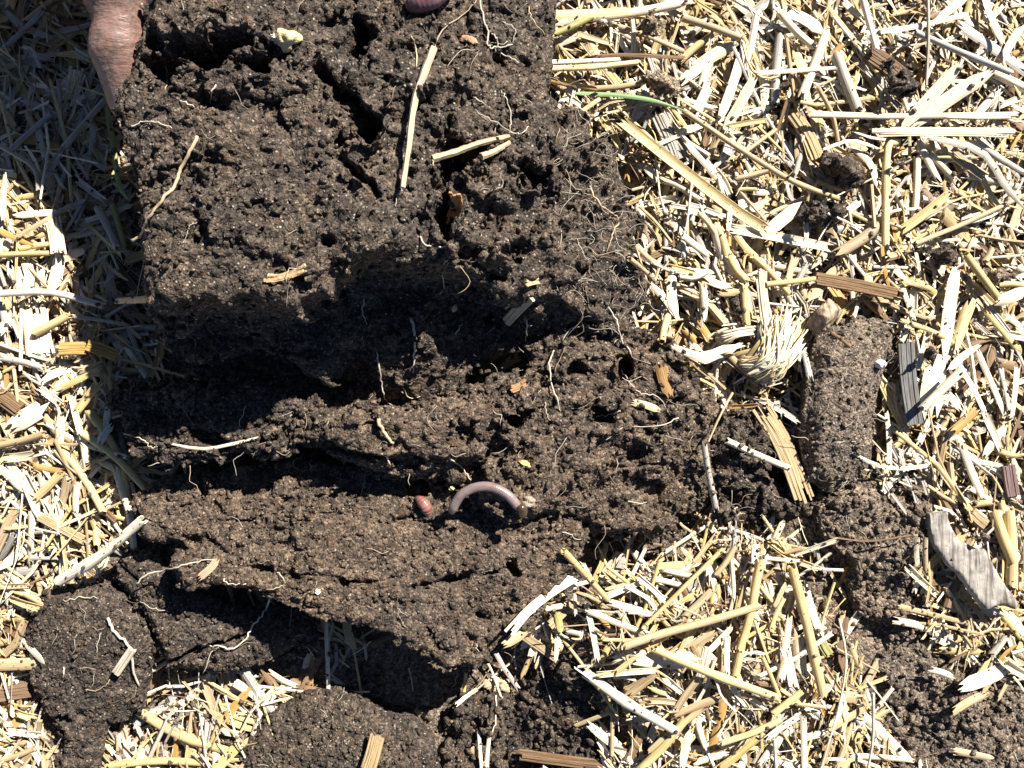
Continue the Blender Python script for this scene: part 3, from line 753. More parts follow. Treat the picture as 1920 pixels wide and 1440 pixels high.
# ---------------------------------------------------------------- straw: the pieces one can pick out, traced one by one
# tile, kind, colour, width[@layer], points in the tile's enlarged pixels, optional label
TILES = {'A': (0, 0, 3), 'B': (640, 0, 3), 'C': (1280, 0, 3), 'D': (0, 480, 3), 'E': (640, 480, 3), 'F': (1280, 480, 3), 'G': (0, 960, 3), 'H': (640, 960, 3), 'I': (1280, 960, 3),
         'k': (1020, 0, 6), 'l': (1180, 240, 6), 'm': (1180, 480, 6), 'n': (1180, 980, 6), 'o': (1180, 1200, 6), 'p': (0, 320, 6), 'q': (1640, 480, 6.857), 'r': (1640, 690, 6.857)}
STRAW = """
C t T 36@15 0,620 310,830 620,1020 880,1120 | long tan stem slanting down from the tip of the green grass blade
l s Y 150@14 -60,-40 500,400 1150,900 1500,1120 | long broad yellow-green split stalk slanting down to the dark crumb in the straw
C s W 46@13 720,640 1080,650 1260,650 1880,640 | long white jointed straw lying level above the frayed white splinter
C f W 56@15 1060,740 1500,742 1880,745 | frayed white splinter lying level under the long white jointed straw
C b W 80@16 1240,720 1410,530 1570,350 | broad white leaf rising steeply from the frayed white splinter
C b W 95@14 1300,700 1520,540 1740,400 | broadest white leaf fanned out beside the round soil crumb
C t Y 48@13 1140,1380 1150,860 1205,800 | upright pale stalk with a crooked top joint
C t W 45@9 1320,880 1316,1060 1305,1230 | upright jointed white stalk below the frayed white splinter
C s W 52@10 1330,790 1440,1000
C s W 46@9 1400,860 1540,1010
C t G 40@14 1310,180 1580,300 1850,410 | long greyish stem slanting above the broad white leaves
C s G 66@11 1560,140 1740,260 1920,390 | grey split stalk slanting to the right edge near the top corner
C r G 24@15 1380,0 1382,240 1370,480 | thin grey stem standing upright above the broad white leaves
C t W 46@13 1010,-20 1050,130 1090,280
C s W 38@14 1030,185 1300,150 1600,80 | white straw reaching level across the thin grey upright stem
C t T 36@13 1310,1370 1600,1250 1920,1100 | long tan stem reaching the right edge with its shadow on straw
C c B 115@8 1040,290 1230,430 | ribbed brown wood chip poking out beside the round soil crumb
C t G 72@11 860,300 920,460 985,620 | thick grey-tan stalk leaning beside the ribbed brown wood chip
C s W 62@12 815,170 740,380 680,540
C t G 60@8 550,200 525,400 520,580 | grey-tan stalk standing upright left of the tiny soil crumb
C t T 30@14 760,490 840,640 872,790 | curved tan stem crossing the long white jointed straw
C b W 62@11 350,250 280,480 200,690
C b W 66@10 400,440 320,590 230,740
C r Y 20@13 340,250 380,380 460,440 540,430
C s W 32@10 1215,490 1285,660
C t T 38@9 755,1020 900,1065
C b O 120@5 760,930 980,1090 1190,1290 | broad amber leaf partly buried under the oblong soil crumb
C s Y 62@11 1240,1290 1480,1100
C s T 85@8 1430,1160 1520,1250 1600,1350
C s T 74@13 880,1425 1050,1320 1140,1240
C b W 85@12 480,1300 680,1150 | broad white strip pointing up at the lower soil crumb pair
C t W 74@11 180,1270 235,1450
C s W 64@12 290,1290 560,1340 830,1395
C t T 52@12 0,100 160,150 330,215 | tan stem slanting in the upper straw right of the green blade
C t W 52@12 545,70 640,180 740,265 | pale jointed stalk near the top edge ending in a broken tip
C s T 38@11 840,70 990,250
C b W 22@15 790,840 950,790 1100,835
C s T 42@9 840,830 1020,930 1190,1040
C b W 44@13 950,830 1060,920 1100,1050
C s G 54@11 1640,780 1780,880 1930,970
C b G 48@14 1380,770 1680,850 1820,1050 1930,1180 | long grey blade curving down to the right edge
C r W 26@12 1370,655 1840,662
C r T 32@12 525,730 440,790 360,850
C t T 42@10 340,1000 480,960
C s Y 38@11 265,712 465,680
C r T 30@12 1060,1040 1070,1160 1080,1280
C r W 26@11 935,1180 960,1330
C r W 16@14 815,1200 1000,1285
C s Y 42@10 1690,1010 1800,1185
C s W 38@11 680,1190 695,1340
C b W 44@13 1690,-20 1800,240
C s W 30@12 430,410 640,395 860,380
C s W 60@11 1580,-10 1400,130
C b W 55@12 1920,130 1850,240 1810,330
C s W 60@9 1780,510 1650,660
C t W 60@9 1750,410 1930,500
C s Y 50@9 0,330 180,180
C b W 80@9 0,450 140,330 300,240
C s W 60@9 170,300 110,470
C f W 60@9 60,660 150,470
C s W 45@10 20,560 180,610
C c T 90@6 620,640 700,760 760,900
C s W 70@9 460,430 470,600
C b Y 60@9 640,240 650,330 700,420
C b W 75@10 520,30 700,110 780,180
C s W 45@10 900,0 1010,90
C s W 40@11 1200,1060 1250,1170
C s Y 40@8 1560,1200 1620,1370
C s W 50@8 1000,1130 870,1230
C f T 60@9 1500,850 1700,1000
C s W 45@9 1880,560 1780,600
C b W 55@10 20,800 120,900 230,1050
C s W 36@11 20,1150 200,1210
C s W 40@10 110,1160 160,1290 
C b T 40@9 1740,920 1860,1090
C s G 50@8 1600,980 1900,1050
C s W 60@8 1480,20 1640,140
C s T 50@8 700,0 780,120
C s W 46@10 200,980 260,1090
B t W 34@13 1150,352 1350,345 1565,335 | pale straw lying level against the large clod, above its yellow twin
B t Y 38@14 1140,388 1400,378 1670,350 | yellow speckled straw lying level against the large clod
B s B 26@15 1380,322 1600,308 1930,325 | thin dark brown splinter lying level above the two straws by the clod
B t O 38@13 1155,450 1290,475 1425,500 | amber half of a snapped straw above the green grass blade
B t T 40@13 1425,500 1560,490 1695,465 | tan half of a snapped straw above the green grass blade
B s Y 56@14 1195,80 1420,70 1620,60
B s W 66@15 1430,85 1700,55 1930,10
B t W 32@15 1636,115 1640,295 | short pale stalk standing upright above the thin brown splinter
B s T 32@12 1560,140 1700,190 1930,290
B t T 34@12 1290,680 1450,560
B s Y 44@10 1480,670 1560,815
B c G 125@6 1790,640 1850,770 1900,900 | wide grey ribbed chip half hidden behind the yellow-green split stalk
B s W 60@11 1230,130 1420,90 1500,120
B s T 40@10 1270,170 1420,220 1530,250
B t N 44@12 1200,190 1300,150 1420,90
B s W 50@10 1200,250 1330,200
B b T 70@8 1390,210 1440,320
B s W 44@10 1530,180 1620,300
B t T 46@12 1840,30 1920,100
B s W 50@8 1200,620 1260,540
B b G 50@9 1690,480 1720,560 1640,690
B s W 40@9 1380,640 1400,700
B c Y 50@8 1500,395 1570,480
B s W 40@9 1300,560 1370,620
F c B 78@14 740,125 970,165 1205,215 | dark brown ribbed wood chip above the short cut stem
F b W 90@12 240,-20 300,110
F t Y 44@13 395,0 500,100 600,215 | yellow stalk ending above the shaggy straw bundle
F t Y 38@14 470,160 610,145 745,128
F t Y 55@12 345,170 350,280 360,380
F f W 66@13 435,80 450,230 470,390
F b W 46@13 0,530 160,590 330,490
F s T 54@12 200,530 320,630 440,720
F r T 22@11 0,540 120,640 240,750
F f T 120@11 425,830 560,1050 690,1390 | long frayed wood strip leaning over the dark hollow
F t W 46@8 250,1040 400,1110 600,1195 | pale stalk sticking out of the hollow toward the frayed wood strip
F s G 42@8 125,1060 150,1230 190,1430 | grey-tan straw standing upright on crumbled soil by the hollow
F r T 18@8 280,770 210,900 145,1045
F s O 32@9 250,852 420,836
F s W 42@10 440,808 545,865 650,935
F b W 26@6 960,1110 1130,1190 1370,1180 1430,1085 | white curved blade hooped at the foot of the narrow clod
F t W 64@20 1575,640 1460,750 1345,860 | pale stick with a brown joint, its long shadow falling on the charred stick
F b W 150@11 1440,590 1410,740 1400,880 | wide white husk behind the pale stick with a brown joint
F b W 85@13 1540,70 1500,330 1475,590 | tall white flat straw standing upright in the right hand straw
F s Y 84@12 1630,250 1590,370 1550,500
F t Y 52@16 1590,-10 1680,110 1770,230 | yellow stalk with a swollen brown joint near the right edge
F b W 80@15 1770,260 1850,230 1930,190
F t T 44@14 1700,30 1740,-40
F s Y 42@12 1720,320 1800,420 1890,530
F s W 36@12 1560,620 1640,750 1700,880
F s O 62@11 1530,985 1660,868 | short golden strip lying on the pale straw below the jointed stick
F b W 48@13 1500,640 1570,570 1670,505
F s W 32@9 1150,880 1165,1185
F s B 26@8 840,430 950,515
F s G 42@8 690,520 720,680
F s Y 32@11 1235,360 1400,420 1565,515
F s W 54@10 1580,1090 1690,1345
F c R 85@9 1830,1175 1860,1350 | reddish brown wood chip at the right edge
F s W 34@11 1230,150 1300,355
F s G 40@12 1570,100 1630,180
F s Y 34@11 1250,140 1400,190
F s W 60@10 0,90 180,100
F s W 44@11 0,180 110,250
F b T 70@10 880,60 700,250
F s T 60@9 700,280 680,180
F b W 60@10 1440,0 1470,100
F s W 50@11 1380,440 1320,620
F r W 22@11 1310,440 1340,600
F s W 40@11 1660,540 1760,760 1820,900
F s W 60@9 1730,430 1920,460
F s W 40@10 1820,340 1920,410
F b W 50@10 1500,780 1560,860
F s W 60@9 1420,960 1550,1040
F s W 50@9 1700,900 1780,1080
F b W 60@10 1820,960 1700,1130
F s Y 36@12 1800,1100 1900,1130
F s Y 50@9 1790,1370 1820,1450
F s W 50@9 1620,1150 1800,1190
F s T 50@8 1640,1400 1750,1390
F s W 40@10 1880,620 1850,900
F s W 30@11 1790,640 1840,860
F s T 40@8 1840,180 1930,160
F t T 44@10 1610,100 1620,210
F t Y 40@9 1780,160 1920,165
F s G 45@9 700,40 620,200
F s T 40@9 630,0 600,130
F s W 30@11 940,0 1030,110
F s W 24@9 970,340 990,260
m b W 90@12 250,330 420,500 560,720
m b W 130@13 480,170 480,450 520,640
m s O 100@9 620,820 700,900 740,960
m t Y 100@8 430,690 390,830 370,960
m s W 100@13 830,330 850,560 840,700
m t W 60@14 560,230 740,250 900,170
m s Y 60@14 460,120 600,150 740,180
m b T 90@11 1010,410 1240,400
m t Y 120@14 1120,0 1200,150 1320,280 
m s W 100@13 1290,280 1330,450 1380,640
m s T 70@12 580,370 780,470
m s W 110@12 860,250 1000,320 1120,330
m b W 100@14 480,1010 800,1130 1080,1040 1300,1010 | white twisted blade at the left foot of the shaggy straw bundle
m s T 90@13 1080,1060 1280,1270 1440,1430 | tan stalk slanting out below the shaggy straw bundle
m b O 100@8 740,700 860,860 960,1020
m s W 70@11 720,1000 800,1080
m r T 30@14 500,990 720,1230 960,1420
m t T 40@10 280,290 330,140
m t T 70@12 0,30 140,140 280,270
m t G 60@14 1470,780 1450,1000
m s T 50@10 1100,600 1300,660
l t Y 120@12 960,1080 1040,1240 1100,1440 | stout pale yellow stalk standing under the end of the yellow-green split stalk
l s W 100@13 600,1200 760,1330 900,1440
l s W 90@11 380,560 560,640 820,820
l r W 36@14 700,620 660,1000 620,1200
l s W 60@12 460,870 800,930 1200,1020
l t Y 70@11 780,960 880,1060 980,1200
l b W 60@13 1130,880 1110,1160 
l s W 130@12 1180,1110 1500,1180 1900,1290
l s O 80@13 1560,1290 1720,1190
l s G 70@9 600,1180 610,1440
l r T 40@10 110,880 300,1060 480,1290
l b W 70@10 450,1060 600,1180
l t T 80@10 1200,570 1560,480
l s T 90@8 960,150 870,400
l s Y 60@9 1230,680 1420,690
l s W 60@10 940,450 1110,260
l s W 70@11 1010,560 1060,740
l s W 60@8 60,430 250,500
l b W 100@9 170,430 400,620
l s T 70@7 40,330 200,290
l s Y 60@8 250,760 310,910
l r W 30@11 290,330 320,560 350,820
l s W 80@9 1430,720 1600,700
l s W 120@9 1310,930 1530,840
l s Y 90@11 1170,1150 1300,1330 1420,1440
H t Y 46@11 1250,220 1370,350 1495,490 | pale yellow straw pointing up at the right end of the flat slab
H f W 56@7 930,690 1090,520 1345,340 | frayed pale straw along the lower right edge of the flat slab
H t W 42@8 1060,555 1235,530
H b W 52@7 1010,770 1070,710 1115,645
H b N 46@8 1212,560 1225,620 1238,680 | pale green husk standing beside the flat slab
H s W 24@8 1310,380 1320,575
H s W 44@9 1490,475 1690,390
H s W 52@9 1510,510 1640,550 1765,590
H t W 66@13 1370,905 1600,1070 1885,1235 | long thick white stalk slanting at the bottom centre of the straw
H s Y 44@11 1540,915 1730,770 1930,630
H s W 42@9 1400,560 1560,630 1735,690
H b W 80@10 1640,800 1780,830 1910,850
H s W 46@10 1460,910 1600,900 1770,890
H s W 28@6 650,1080 755,1000 | short white splinter pointing down under the tip of the flat slab
H c T 96@5 150,1445 205,1250 | ribbed tan straw chip lying on the clod at the bottom edge
H s W 24@5 770,1230 790,1445
H s W 26@5 832,1255 820,1430
H s T 32@6 1320,1205 1430,1160 1545,1115
H b W 56@6 1390,1195 1530,1310 1630,1400 | white knobbly stem lying on soil at the bottom edge
H t Y 56@12 1680,1450 1830,1300 1930,1170 | yellow-green stalk rising from the bottom edge beside the thick white stalk
H c B 74@4 1000,1365 1230,1395 1470,1425 | brown ribbed splinter lying at the bottom edge
H s W 52@8 1530,825 1660,780
H s T 44@9 1740,1060 1890,1072
H s T 54@8 1600,1005 1770,905
H s G 54@-2 1020,1140 1200,1210 1410,1290 | grey splinter lying in the deep shade at the bottom
H b T 60@6 920,745 1040,680
H s W 30@7 1110,490 1220,440 1390,395
H s W 34@8 1350,690 1260,670
H s W 40@8 1440,830 1380,520
H s Y 40@8 1500,760 1450,870
n t Y 60@13 1100,250 700,640 150,1190 | slender yellow straw slanting up toward the crumbly soil heap
n t T 80@12 1190,270 1090,440 970,590 | short tan stalk with a cut end beside the slender yellow straw
n s W 100@11 1420,200 1420,430
n t Y 120@14 1480,430 1420,700 1380,980 1240,1430 | thick yellow-white stalk standing upright in the lower straw
n t T 110@16 -60,1390 400,1240 850,1120 1480,930 | long tan stalk with a brown end crossing the thick yellow-white stalk
n s W 80@12 100,600 280,760 400,890
n s W 70@11 260,510 560,580 700,600
n s W 50@13 1480,390 1900,430
n t T 60@12 1750,340 1940,300
n s W 60@11 1150,420 1180,800 1140,1000
n s T 50@10 1350,560 1220,960
n s T 110@10 980,740 850,860 600,1080
n s W 90@10 880,480 960,700
n s W 80@10 240,630 600,710
n b T 60@11 1640,940 1760,700 1850,640
n s G 70@13 1840,500 1880,720 1930,1000
n s T 30@14 500,940 830,1070
n s W 60@10 -20,720 220,860 300,990
n s T 70@9 1670,1000 1820,1180
n b W 80@12 1640,180 1700,60 1740,-20 | pale pointed husk standing by the dark hollow
n s Y 60@10 1470,700 1620,900
n b T 110@10 640,1430 960,1240
n s W 90@11 900,1430 1130,1200
n s W 60@9 0,1000 300,1040
n s W 100@9 160,490 60,330
n t Y 60@11 1600,1180 1740,850
o t Y 110@15 280,100 900,370 1690,660 | bright yellow straw slanting across the middle of the lower straw
o b W 200@10 480,180 800,200 940,240
o b W 160@9 80,240 340,240 580,290
o s W 80@13 1110,-20 1100,380
o t Y 110@11 1270,0 1230,230 1190,420
o s O 120@9 1090,480 1040,850 910,1280 | gold split stalk running down to the bottom edge
o t Y 80@14 1040,1160 1400,1040 1700,900
o t Y 90@15 1620,830 1760,720 1940,580
o s Y 110@12 990,1440 1200,1290 1440,1080
o s T 110@11 510,860 800,740 1020,650 | tan split stalk with a grey tip ending at the gold stalk
o s T 100@12 230,1280 430,1090 820,780
o s W 70@11 1140,510 1330,750
o t W 70@10 1380,670 1540,790
o r W 36@14 970,440 1040,640 1200,810
o r W 30@13 1200,830 1180,920 1020,1080
o b W 110@10 600,1430 640,1180 700,1020
o t Y 60@13 1490,180 1590,400 1690,640
o s T 40@12 1740,200 1660,470
o f W 120@10 1740,60 1800,300 1850,560
o s W 90@9 760,1380 1100,1290
o s W 100@9 420,430 600,600
o s T 90@10 520,800 640,600 760,440
o s T 90@8 150,690 510,720
o s W 90@9 820,820 780,960 850,1180
o s W 80@11 1540,1100 1700,980 1920,840
o s W 90@9 1500,1380 1660,1160 1860,1000
o s W 70@8 250,1160 300,1060
o s W 100@8 30,330 280,350
o s T 110@9 0,610 290,390
o s Y 60@9 230,540 420,610
I t Y 64@14 615,310 700,640 790,1030 | tan-yellow stalk standing upright right of the thick yellow-white stalk
I s W 52@11 690,430 780,690
I s W 34@9 620,240 740,200 865,158
I r W 16@13 880,600 920,830 880,1090 780,1440 | hair-thin pale stem curving down to the bottom edge
I r G 24@14 1072,1020 1070,1280 1040,1450 | grey thin stem standing at the bottom edge with a kinked foot
I s W 42@11 680,1160 690,1440
I s W 38@9 960,1375 1290,1402
I s W 64@7 1010,1120 1130,1250 1260,1390
I b W 100@9 1570,985 1830,880 | broad white chip at the right edge with a long dark shadow
I s T 64@7 1545,1125 1700,1030
I t Y 72@9 1750,-10 1800,140 1860,280 | yellow stalk running down beside the grey bark
I t Y 76@9 1830,-20 1850,200 1850,420
I r T 16@9 1530,330 1610,560 1640,770
I s T 34@8 1640,540 1780,725
I t G 46@10 1740,800 1815,700
I s W 52@6 1265,310 1435,475
I s T 34@8 1220,530 1400,575 1620,630
I s W 52@7 1205,610 1330,640 1440,695
I r B 14@6 830,142 1050,165 1285,130
I s W 92@9 645,690 680,900
I r Y 20@11 855,395 810,530 770,670
I r W 12@7 1030,940 1120,1050 1215,1175
I s T 52@4 1540,1350 1740,1392
I s T 42@8 790,870 860,980 925,1085
I c N 60@8 770,710 820,800 | ragged tan leaf scrap beside the loose soil strip
I s T 80@9 1000,1050 900,1040
I s W 60@9 880,930 780,1030
I s W 46@11 560,950 600,600
I s T 40@10 600,570 650,420
I s W 36@9 1310,450 1340,380
I s Y 50@7 1440,780 1680,790
I s W 44@7 1400,890 1520,930
I s Y 60@9 1790,560 1920,720
I s W 50@10 1830,560 1920,680
I s W 60@8 1800,830 1930,930
I s W 36@9 1320,150 1325,300
I s T 36@7 1370,150 1375,330
I c T 70@9 1620,0 1700,70
I s T 50@9 830,1200 1030,1110
I s W 40@8 700,1270 850,1240
I s T 40@8 870,1440 950,1200
G t W 74@9 330,390 560,250 800,45 | stout pale straw pointing up at the left tip of the flat slab
G s W 48@10 722,-20 745,200
G t Y 62@7 780,1120 1000,1250 1290,1345 | yellow straw slanting across the gap at the bottom left
G c W 52@5 650,910 745,770 | short pale chip lying on the seam between two clods
G t Y 48@6 620,1425 900,1400 1160,1412 | yellow straw lying level along the bottom edge
G b W 64@9 0,310 175,185
G s W 46@9 175,0 165,290
G s W 52@7 165,1290 245,1430
G s T 38@8 0,1405 190,1330
G b W 46@3 130,725 190,790 245,850 | small bone-white husk lying on the lower left clod
G s T 54@3 1155,980 1245,1205
G s O 58@5 1250,1185 1330,1080 1425,975 | gold straw leaning in the shaded gap at the bottom
G s W 32@4 1135,1140 1120,1265
G s W 28@5 1165,1180 1160,1445
G c B 95@7 -20,1030 170,1000 | brown wood chip at the left edge below the clod
G s T 50@7 0,740 110,735
G s B 40@7 0,830 120,850
G t G 42@9 75,130 0,260
G c T 54@8 220,20 350,90 480,160
G s T 44@7 250,115 500,225
G s W 22@0 842,820 850,935
G s T 18@3 880,770 1010,650
G s Y 60@7 0,590 130,610
G s Y 50@7 70,480 220,540
G s W 60@8 50,360 170,480
G s T 45@8 0,160 70,20
G s Y 50@7 100,1120 190,1150
G s W 44@7 50,1230 230,1250
G s W 60@7 0,1130 60,1210
G s B 60@6 40,650 110,690
G c W 66@2 900,1080 990,1090
G s W 30@4 1430,1040 1480,1000
G s W 40@3 1560,1010 1640,1000
G s T 30@2 660,1410 800,1240
D c O 80@13 330,525 490,520 | golden brown wood chip on the straw beside the large clod
D c O 74@13 490,500 570,525 665,565 | golden brown wood chip slipping into the shade of the large clod
D b W 20@4 965,1058 1120,1085 1250,1070 1450,1020 | curved white straw lying on the ragged soil ledge
D t Y 58@10 500,870 600,1010 665,1125 | pale yellow stalk leaning against the ragged soil ledge
D t Y 52@11 470,1000 640,1120 815,1305 | long pale stalk slanting down to the left tip of the flat slab
D t W 46@14 0,212 290,205 590,282 | long straw whose right half dips into the shade of the large clod
D s G 28@10 410,340 560,360 715,388
D t Y 54@12 190,435 385,335
D f W 160@10 190,270 210,430 240,570 | wide white split stem standing near the golden brown chip
D s Y 64@11 560,720 440,865
D s W 48@12 410,800 430,900 455,990
D s Y 42@12 330,750 450,690 570,630
D b W 120@10 60,960 250,840
D c B 105@9 -20,770 120,870 | dark brown ribbed chip at the left edge of the pale straw
D t T 48@10 0,1065 250,1000
D s W 58@9 640,1190 720,1440
D s Y 40@10 690,1200 725,1440
D t Y 48@9 330,1060 480,1260 580,1440
D s Y 54@10 190,1365 340,1220
D s O 42@9 190,1180 345,1212
D s G 42@11 0,572 120,595 245,635
D b W 54@10 -10,1190 110,1305
D b W 85@11 330,-10 290,190
D s W 60@11 60,80 110,210
D s W 70@10 150,50 165,170
D s W 60@10 220,80 215,180
D s W 90@9 60,300 80,420
D b W 60@10 0,430 60,320
D s W 60@10 260,690 370,640
D b W 90@9 300,760 400,660
D s W 50@10 230,750 330,820
D s T 60@8 0,900 60,1010
D s W 60@9 450,1000 490,1180
D s W 70@9 330,900 330,1080
D s W 80@9 150,1240 230,1430
D s W 60@9 40,1140 170,1120
D s W 50@9 220,1240 260,1400
D s T 60@8 370,1260 330,1420
D s W 50@9 430,1280 420,1440
D s T 40@8 610,620 620,750
D s T 60@7 420,100 440,200
D s T 44@9 650,250 830,245
D s G 60@6 630,60 600,220
D r G 24@9 600,340 720,270 820,240
D s T 50@9 450,640 580,600
D b W 60@11 620,950 560,1050
D s W 50@11 600,860 590,960
A t G 32@12 0,820 190,940 215,1070 | long straw in the shade that crooks down into the sunlight
A t G 36@10 20,880 150,760 290,640
A t G 42@11 360,830 470,700 595,555
A b N 34@12 590,540 640,850 670,1050 730,1130 | green-grey blade curving along the left flank of the large clod
A f W 100@8 380,620 440,380 | wide pale split stem in the shade beside the thumb
A b W 26@10 120,265 180,280 225,380
A s T 32@9 220,990 350,830
A s W 44@11 430,1010 580,1120
A s W 34@10 500,1240 620,1200 735,1160
A t G 52@11 550,1170 610,1280 665,1400
A t N 38@12 635,1150 670,1280 705,1410
A b W 42@12 25,980 15,1240
A b W 44@12 80,1215 200,1200 340,1190
A s T 32@13 100,1325 250,1240 405,1150
A f W 95@12 300,1230 320,1340 335,1440 | wide white ragged stem in the sun at the edge of the large shadow
A s O 42@11 5,1300 170,1380
A t Y 40@10 110,1402 290,1372
A t Y 38@11 0,1435 290,1425
A s G 40@8 0,280 110,180 230,60
A s T 40@8 0,400 120,350
A s G 46@8 140,300 290,330
A s W 34@9 190,470 390,510
A s G 36@9 260,520 350,530
A s G 40@8 330,700 420,500
A b G 44@8 30,60 130,150 290,210
A s G 44@8 120,550 330,650
A s T 44@8 150,640 220,820
A s G 36@8 340,170 500,130
A c T 80@6 280,260 420,160
A s G 34@9 260,1010 340,860
A s G 34@8 320,1080 380,930
A t G 36@9 470,880 600,960
A s N 30@9 560,930 520,830
A s G 40@8 210,720 250,900
A s T 44@7 0,600 80,720
A s W 36@9 420,280 500,330
A s T 40@9 120,1160 160,1250
A s Y 50@9 40,1120 110,1190
A s Y 44@9 200,1330 300,1310
A s Y 44@9 100,1110 240,1080
A s W 50@9 0,1160 60,1300
A s T 34@10 330,1060 300,1170
A t T 44@10 430,1085 470,1150
A s G 30@10 480,1250 700,1230
A s G 40@9 600,1330 720,1430
"""
LAND = [('the green grass blade', 1195, 190), ('the yellow-green split stalk', 1290, 330), ('the long tan stem', 1420, 290), ('the ribbed brown wood chip', 1660, 120), ('the broad white leaves', 1750, 190),
        ('the oblong soil crumb', 1590, 320), ('the soil crumb pair', 1545, 405), ('the shaggy straw bundle', 1450, 640), ('the dark brown ribbed chip', 1600, 535), ('the charred stick', 1700, 720),
        ('the grey bark', 1810, 1080), ('the wide white husk', 1750, 725), ('the frayed wood strip', 1480, 840), ('the thick yellow-white stalk', 1400, 1160), ('the bright yellow straw', 1350, 1260),
        ('the thick white stalk', 1190, 1320), ('the flat slab', 900, 1250), ('the golden brown chip', 160, 660), ('the ragged soil ledge', 250, 800), ('the lower left clod', 150, 1230),
        ('the thumb', 150, 100), ('the large clod', 230, 420), ('the large shadow edge', 100, 400), ('the crumbly soil heap', 1240, 880), ('the swollen joint', 1870, 560), ('the loose soil strip', 1650, 1200),
        ('the pale stalk stub', 1450, 1440), ('the curved white blade', 1670, 880), ('the brown edge chip', 30, 1300), ('the wide white split stem', 75, 620), ('the dark ribbed chip', 20, 755)]
COLW = {'W': 'white', 'Y': 'yellow', 'T': 'tan', 'G': 'grey', 'B': 'brown', 'O': 'amber', 'D': 'charred', 'N': 'olive', 'R': 'reddish'}
KINDW = {'t': ('straw_stalk', 'hollow straw'), 's': ('split_straw', 'split straw'), 'b': ('straw_leaf', 'straw leaf'), 'f': ('frayed_straw', 'frayed straw'), 'r': ('straw_fibre', 'straw fibre'), 'c': ('wood_chip', 'ribbed chip')}
CAT = {'t': 'straw', 's': 'straw', 'b': 'straw leaf', 'f': 'straw', 'r': 'straw fibre', 'c': 'wood chip'}
GRP = {'t': 'hollow straws lying in the litter', 's': 'split straws lying in the litter', 'b': 'straw blades lying in the litter', 'f': 'frayed straws lying in the litter', 'r': 'thin straw fibres lying in the litter', 'c': 'wood chips lying in the litter'}
straws = []
def place(px_pts, lay, w_px, stiff=True):
    """heights for a piece lying LAY mm above the soil along photograph points"""
    hits = [ray(a, b)[0] for a, b in px_pts]
    z = np.array([h.z for h in hits]) + lay
    if stiff and len(z) > 1:
        t = np.linspace(-1, 1, len(z)); s, c = np.polyfit(t, z, 1)
        s = np.clip(s, -6, 6); zz = c + s * t
        z = zz + min(3.0, max(0, float(np.max(z - zz)) * .5))
    return [P(a, b, q) for (a, b), q in zip(px_pts, z)]

rs = random.Random(21)
for ln in STRAW.strip().splitlines():
    body, _, lab = ln.partition('|')
    tk = body.split()
    ox, oy, sc = TILES[tk[0]]; kind, colr = tk[1], tk[2]
    w, _, lay = tk[3].partition('@'); w = float(w) / sc; lay = float(lay or 8)
    pp = [tuple(map(float, q.split(','))) for q in tk[4:]]
    pp = [(ox + a / sc, oy + b / sc) for a, b in pp]
    if len(pp) == 2:
        pp.insert(1, ((pp[0][0] + pp[1][0]) / 2 + rs.uniform(-2, 2), (pp[0][1] + pp[1][1]) / 2 + rs.uniform(-2, 2)))
    pts = place(pp, lay * .64 + rs.uniform(-.6, .6), w)
    tl = rs.uniform(-1, 1) * min(2.2, np.linalg.norm(pts[-1] - pts[0]) * .05)
    pts[0] = P(*pp[0], pts[0][2] + tl); pts[-1] = P(*pp[-1], pts[-1][2] - tl)
    zc = np.mean([p[2] for p in pts]); wm = .86 * w * (H - zc) / (H * PXMM)
    length = float(np.sum(np.linalg.norm(np.diff(np.array(pts), axis=0), axis=1)))
    path = spline(pts, int(np.clip(length / 4, 6, 22)))
    V, F, U = piece(path, wm, kind, rs)
    nm = KINDW[kind][0]
    o = make_mesh(nm, V, F, M['wood' if kind == 'c' or colr in 'BD' else 'straw'], tint=tint_of(colr, rs), uv=U, sharp=.7)
    straws.append([o, kind, colr, pp, length, wm, lab.strip()])

# labels: what it looks like, then the thing it lies nearest to
used = {}
def words_for(s):
    o, kind, colr, pp, length, wm, lab = s
    cx = sum(p[0] for p in pp) / len(pp); cy = sum(p[1] for p in pp) / len(pp)
    dx, dy = pp[-1][0] - pp[0][0], -(pp[-1][1] - pp[0][1])
    if dx < 0: dx, dy = -dx, -dy
    an = math.degrees(math.atan2(dy, dx + 1e-6))
    pose = 'lying level' if abs(an) < 18 else 'standing upright' if abs(an) > 68 else 'rising rightward' if an > 0 else 'falling rightward'
    size = 'long' if length > 42 else 'short' if length < 20 else 'middling'
    wid = 'slim' if wm < 2 else 'broad' if wm > 4 else 'even'
    nm, lx, ly = min(LAND, key=lambda l: (l[1] - cx) ** 2 + (l[2] - cy) ** 2)
    ddx, ddy = cx - lx, cy - ly
    rel = 'over' if math.hypot(ddx, ddy) < 40 else ('right of' if ddx > 0 else 'left of') if abs(ddx) > abs(ddy) else ('below' if ddy > 0 else 'above')
    return f"{size} {wid} {COLW[colr]} {KINDW[kind][1]} {pose} {rel} {nm}", cx, cy
buckets = {}
for s in straws:
    o, kind, colr, pp, length, wm, lab = s
    if lab: tag(o, lab, CAT[kind], GRP[kind]); continue
    l, cx, cy = words_for(s)
    l = l.replace('even ', '').replace('middling ', '')
    buckets.setdefault(l, []).append((cy, cx, s))
ORD = ['upper', 'second', 'third', 'fourth', 'fifth', 'sixth']
for l, b in buckets.items():
    b.sort(key=lambda t: t[0])
    for i, (cy, cx, s) in enumerate(b):
        tag(s[0], l if len(b) == 1 else f"{ORD[i]} {l}", CAT[s[1]], GRP[s[1]])

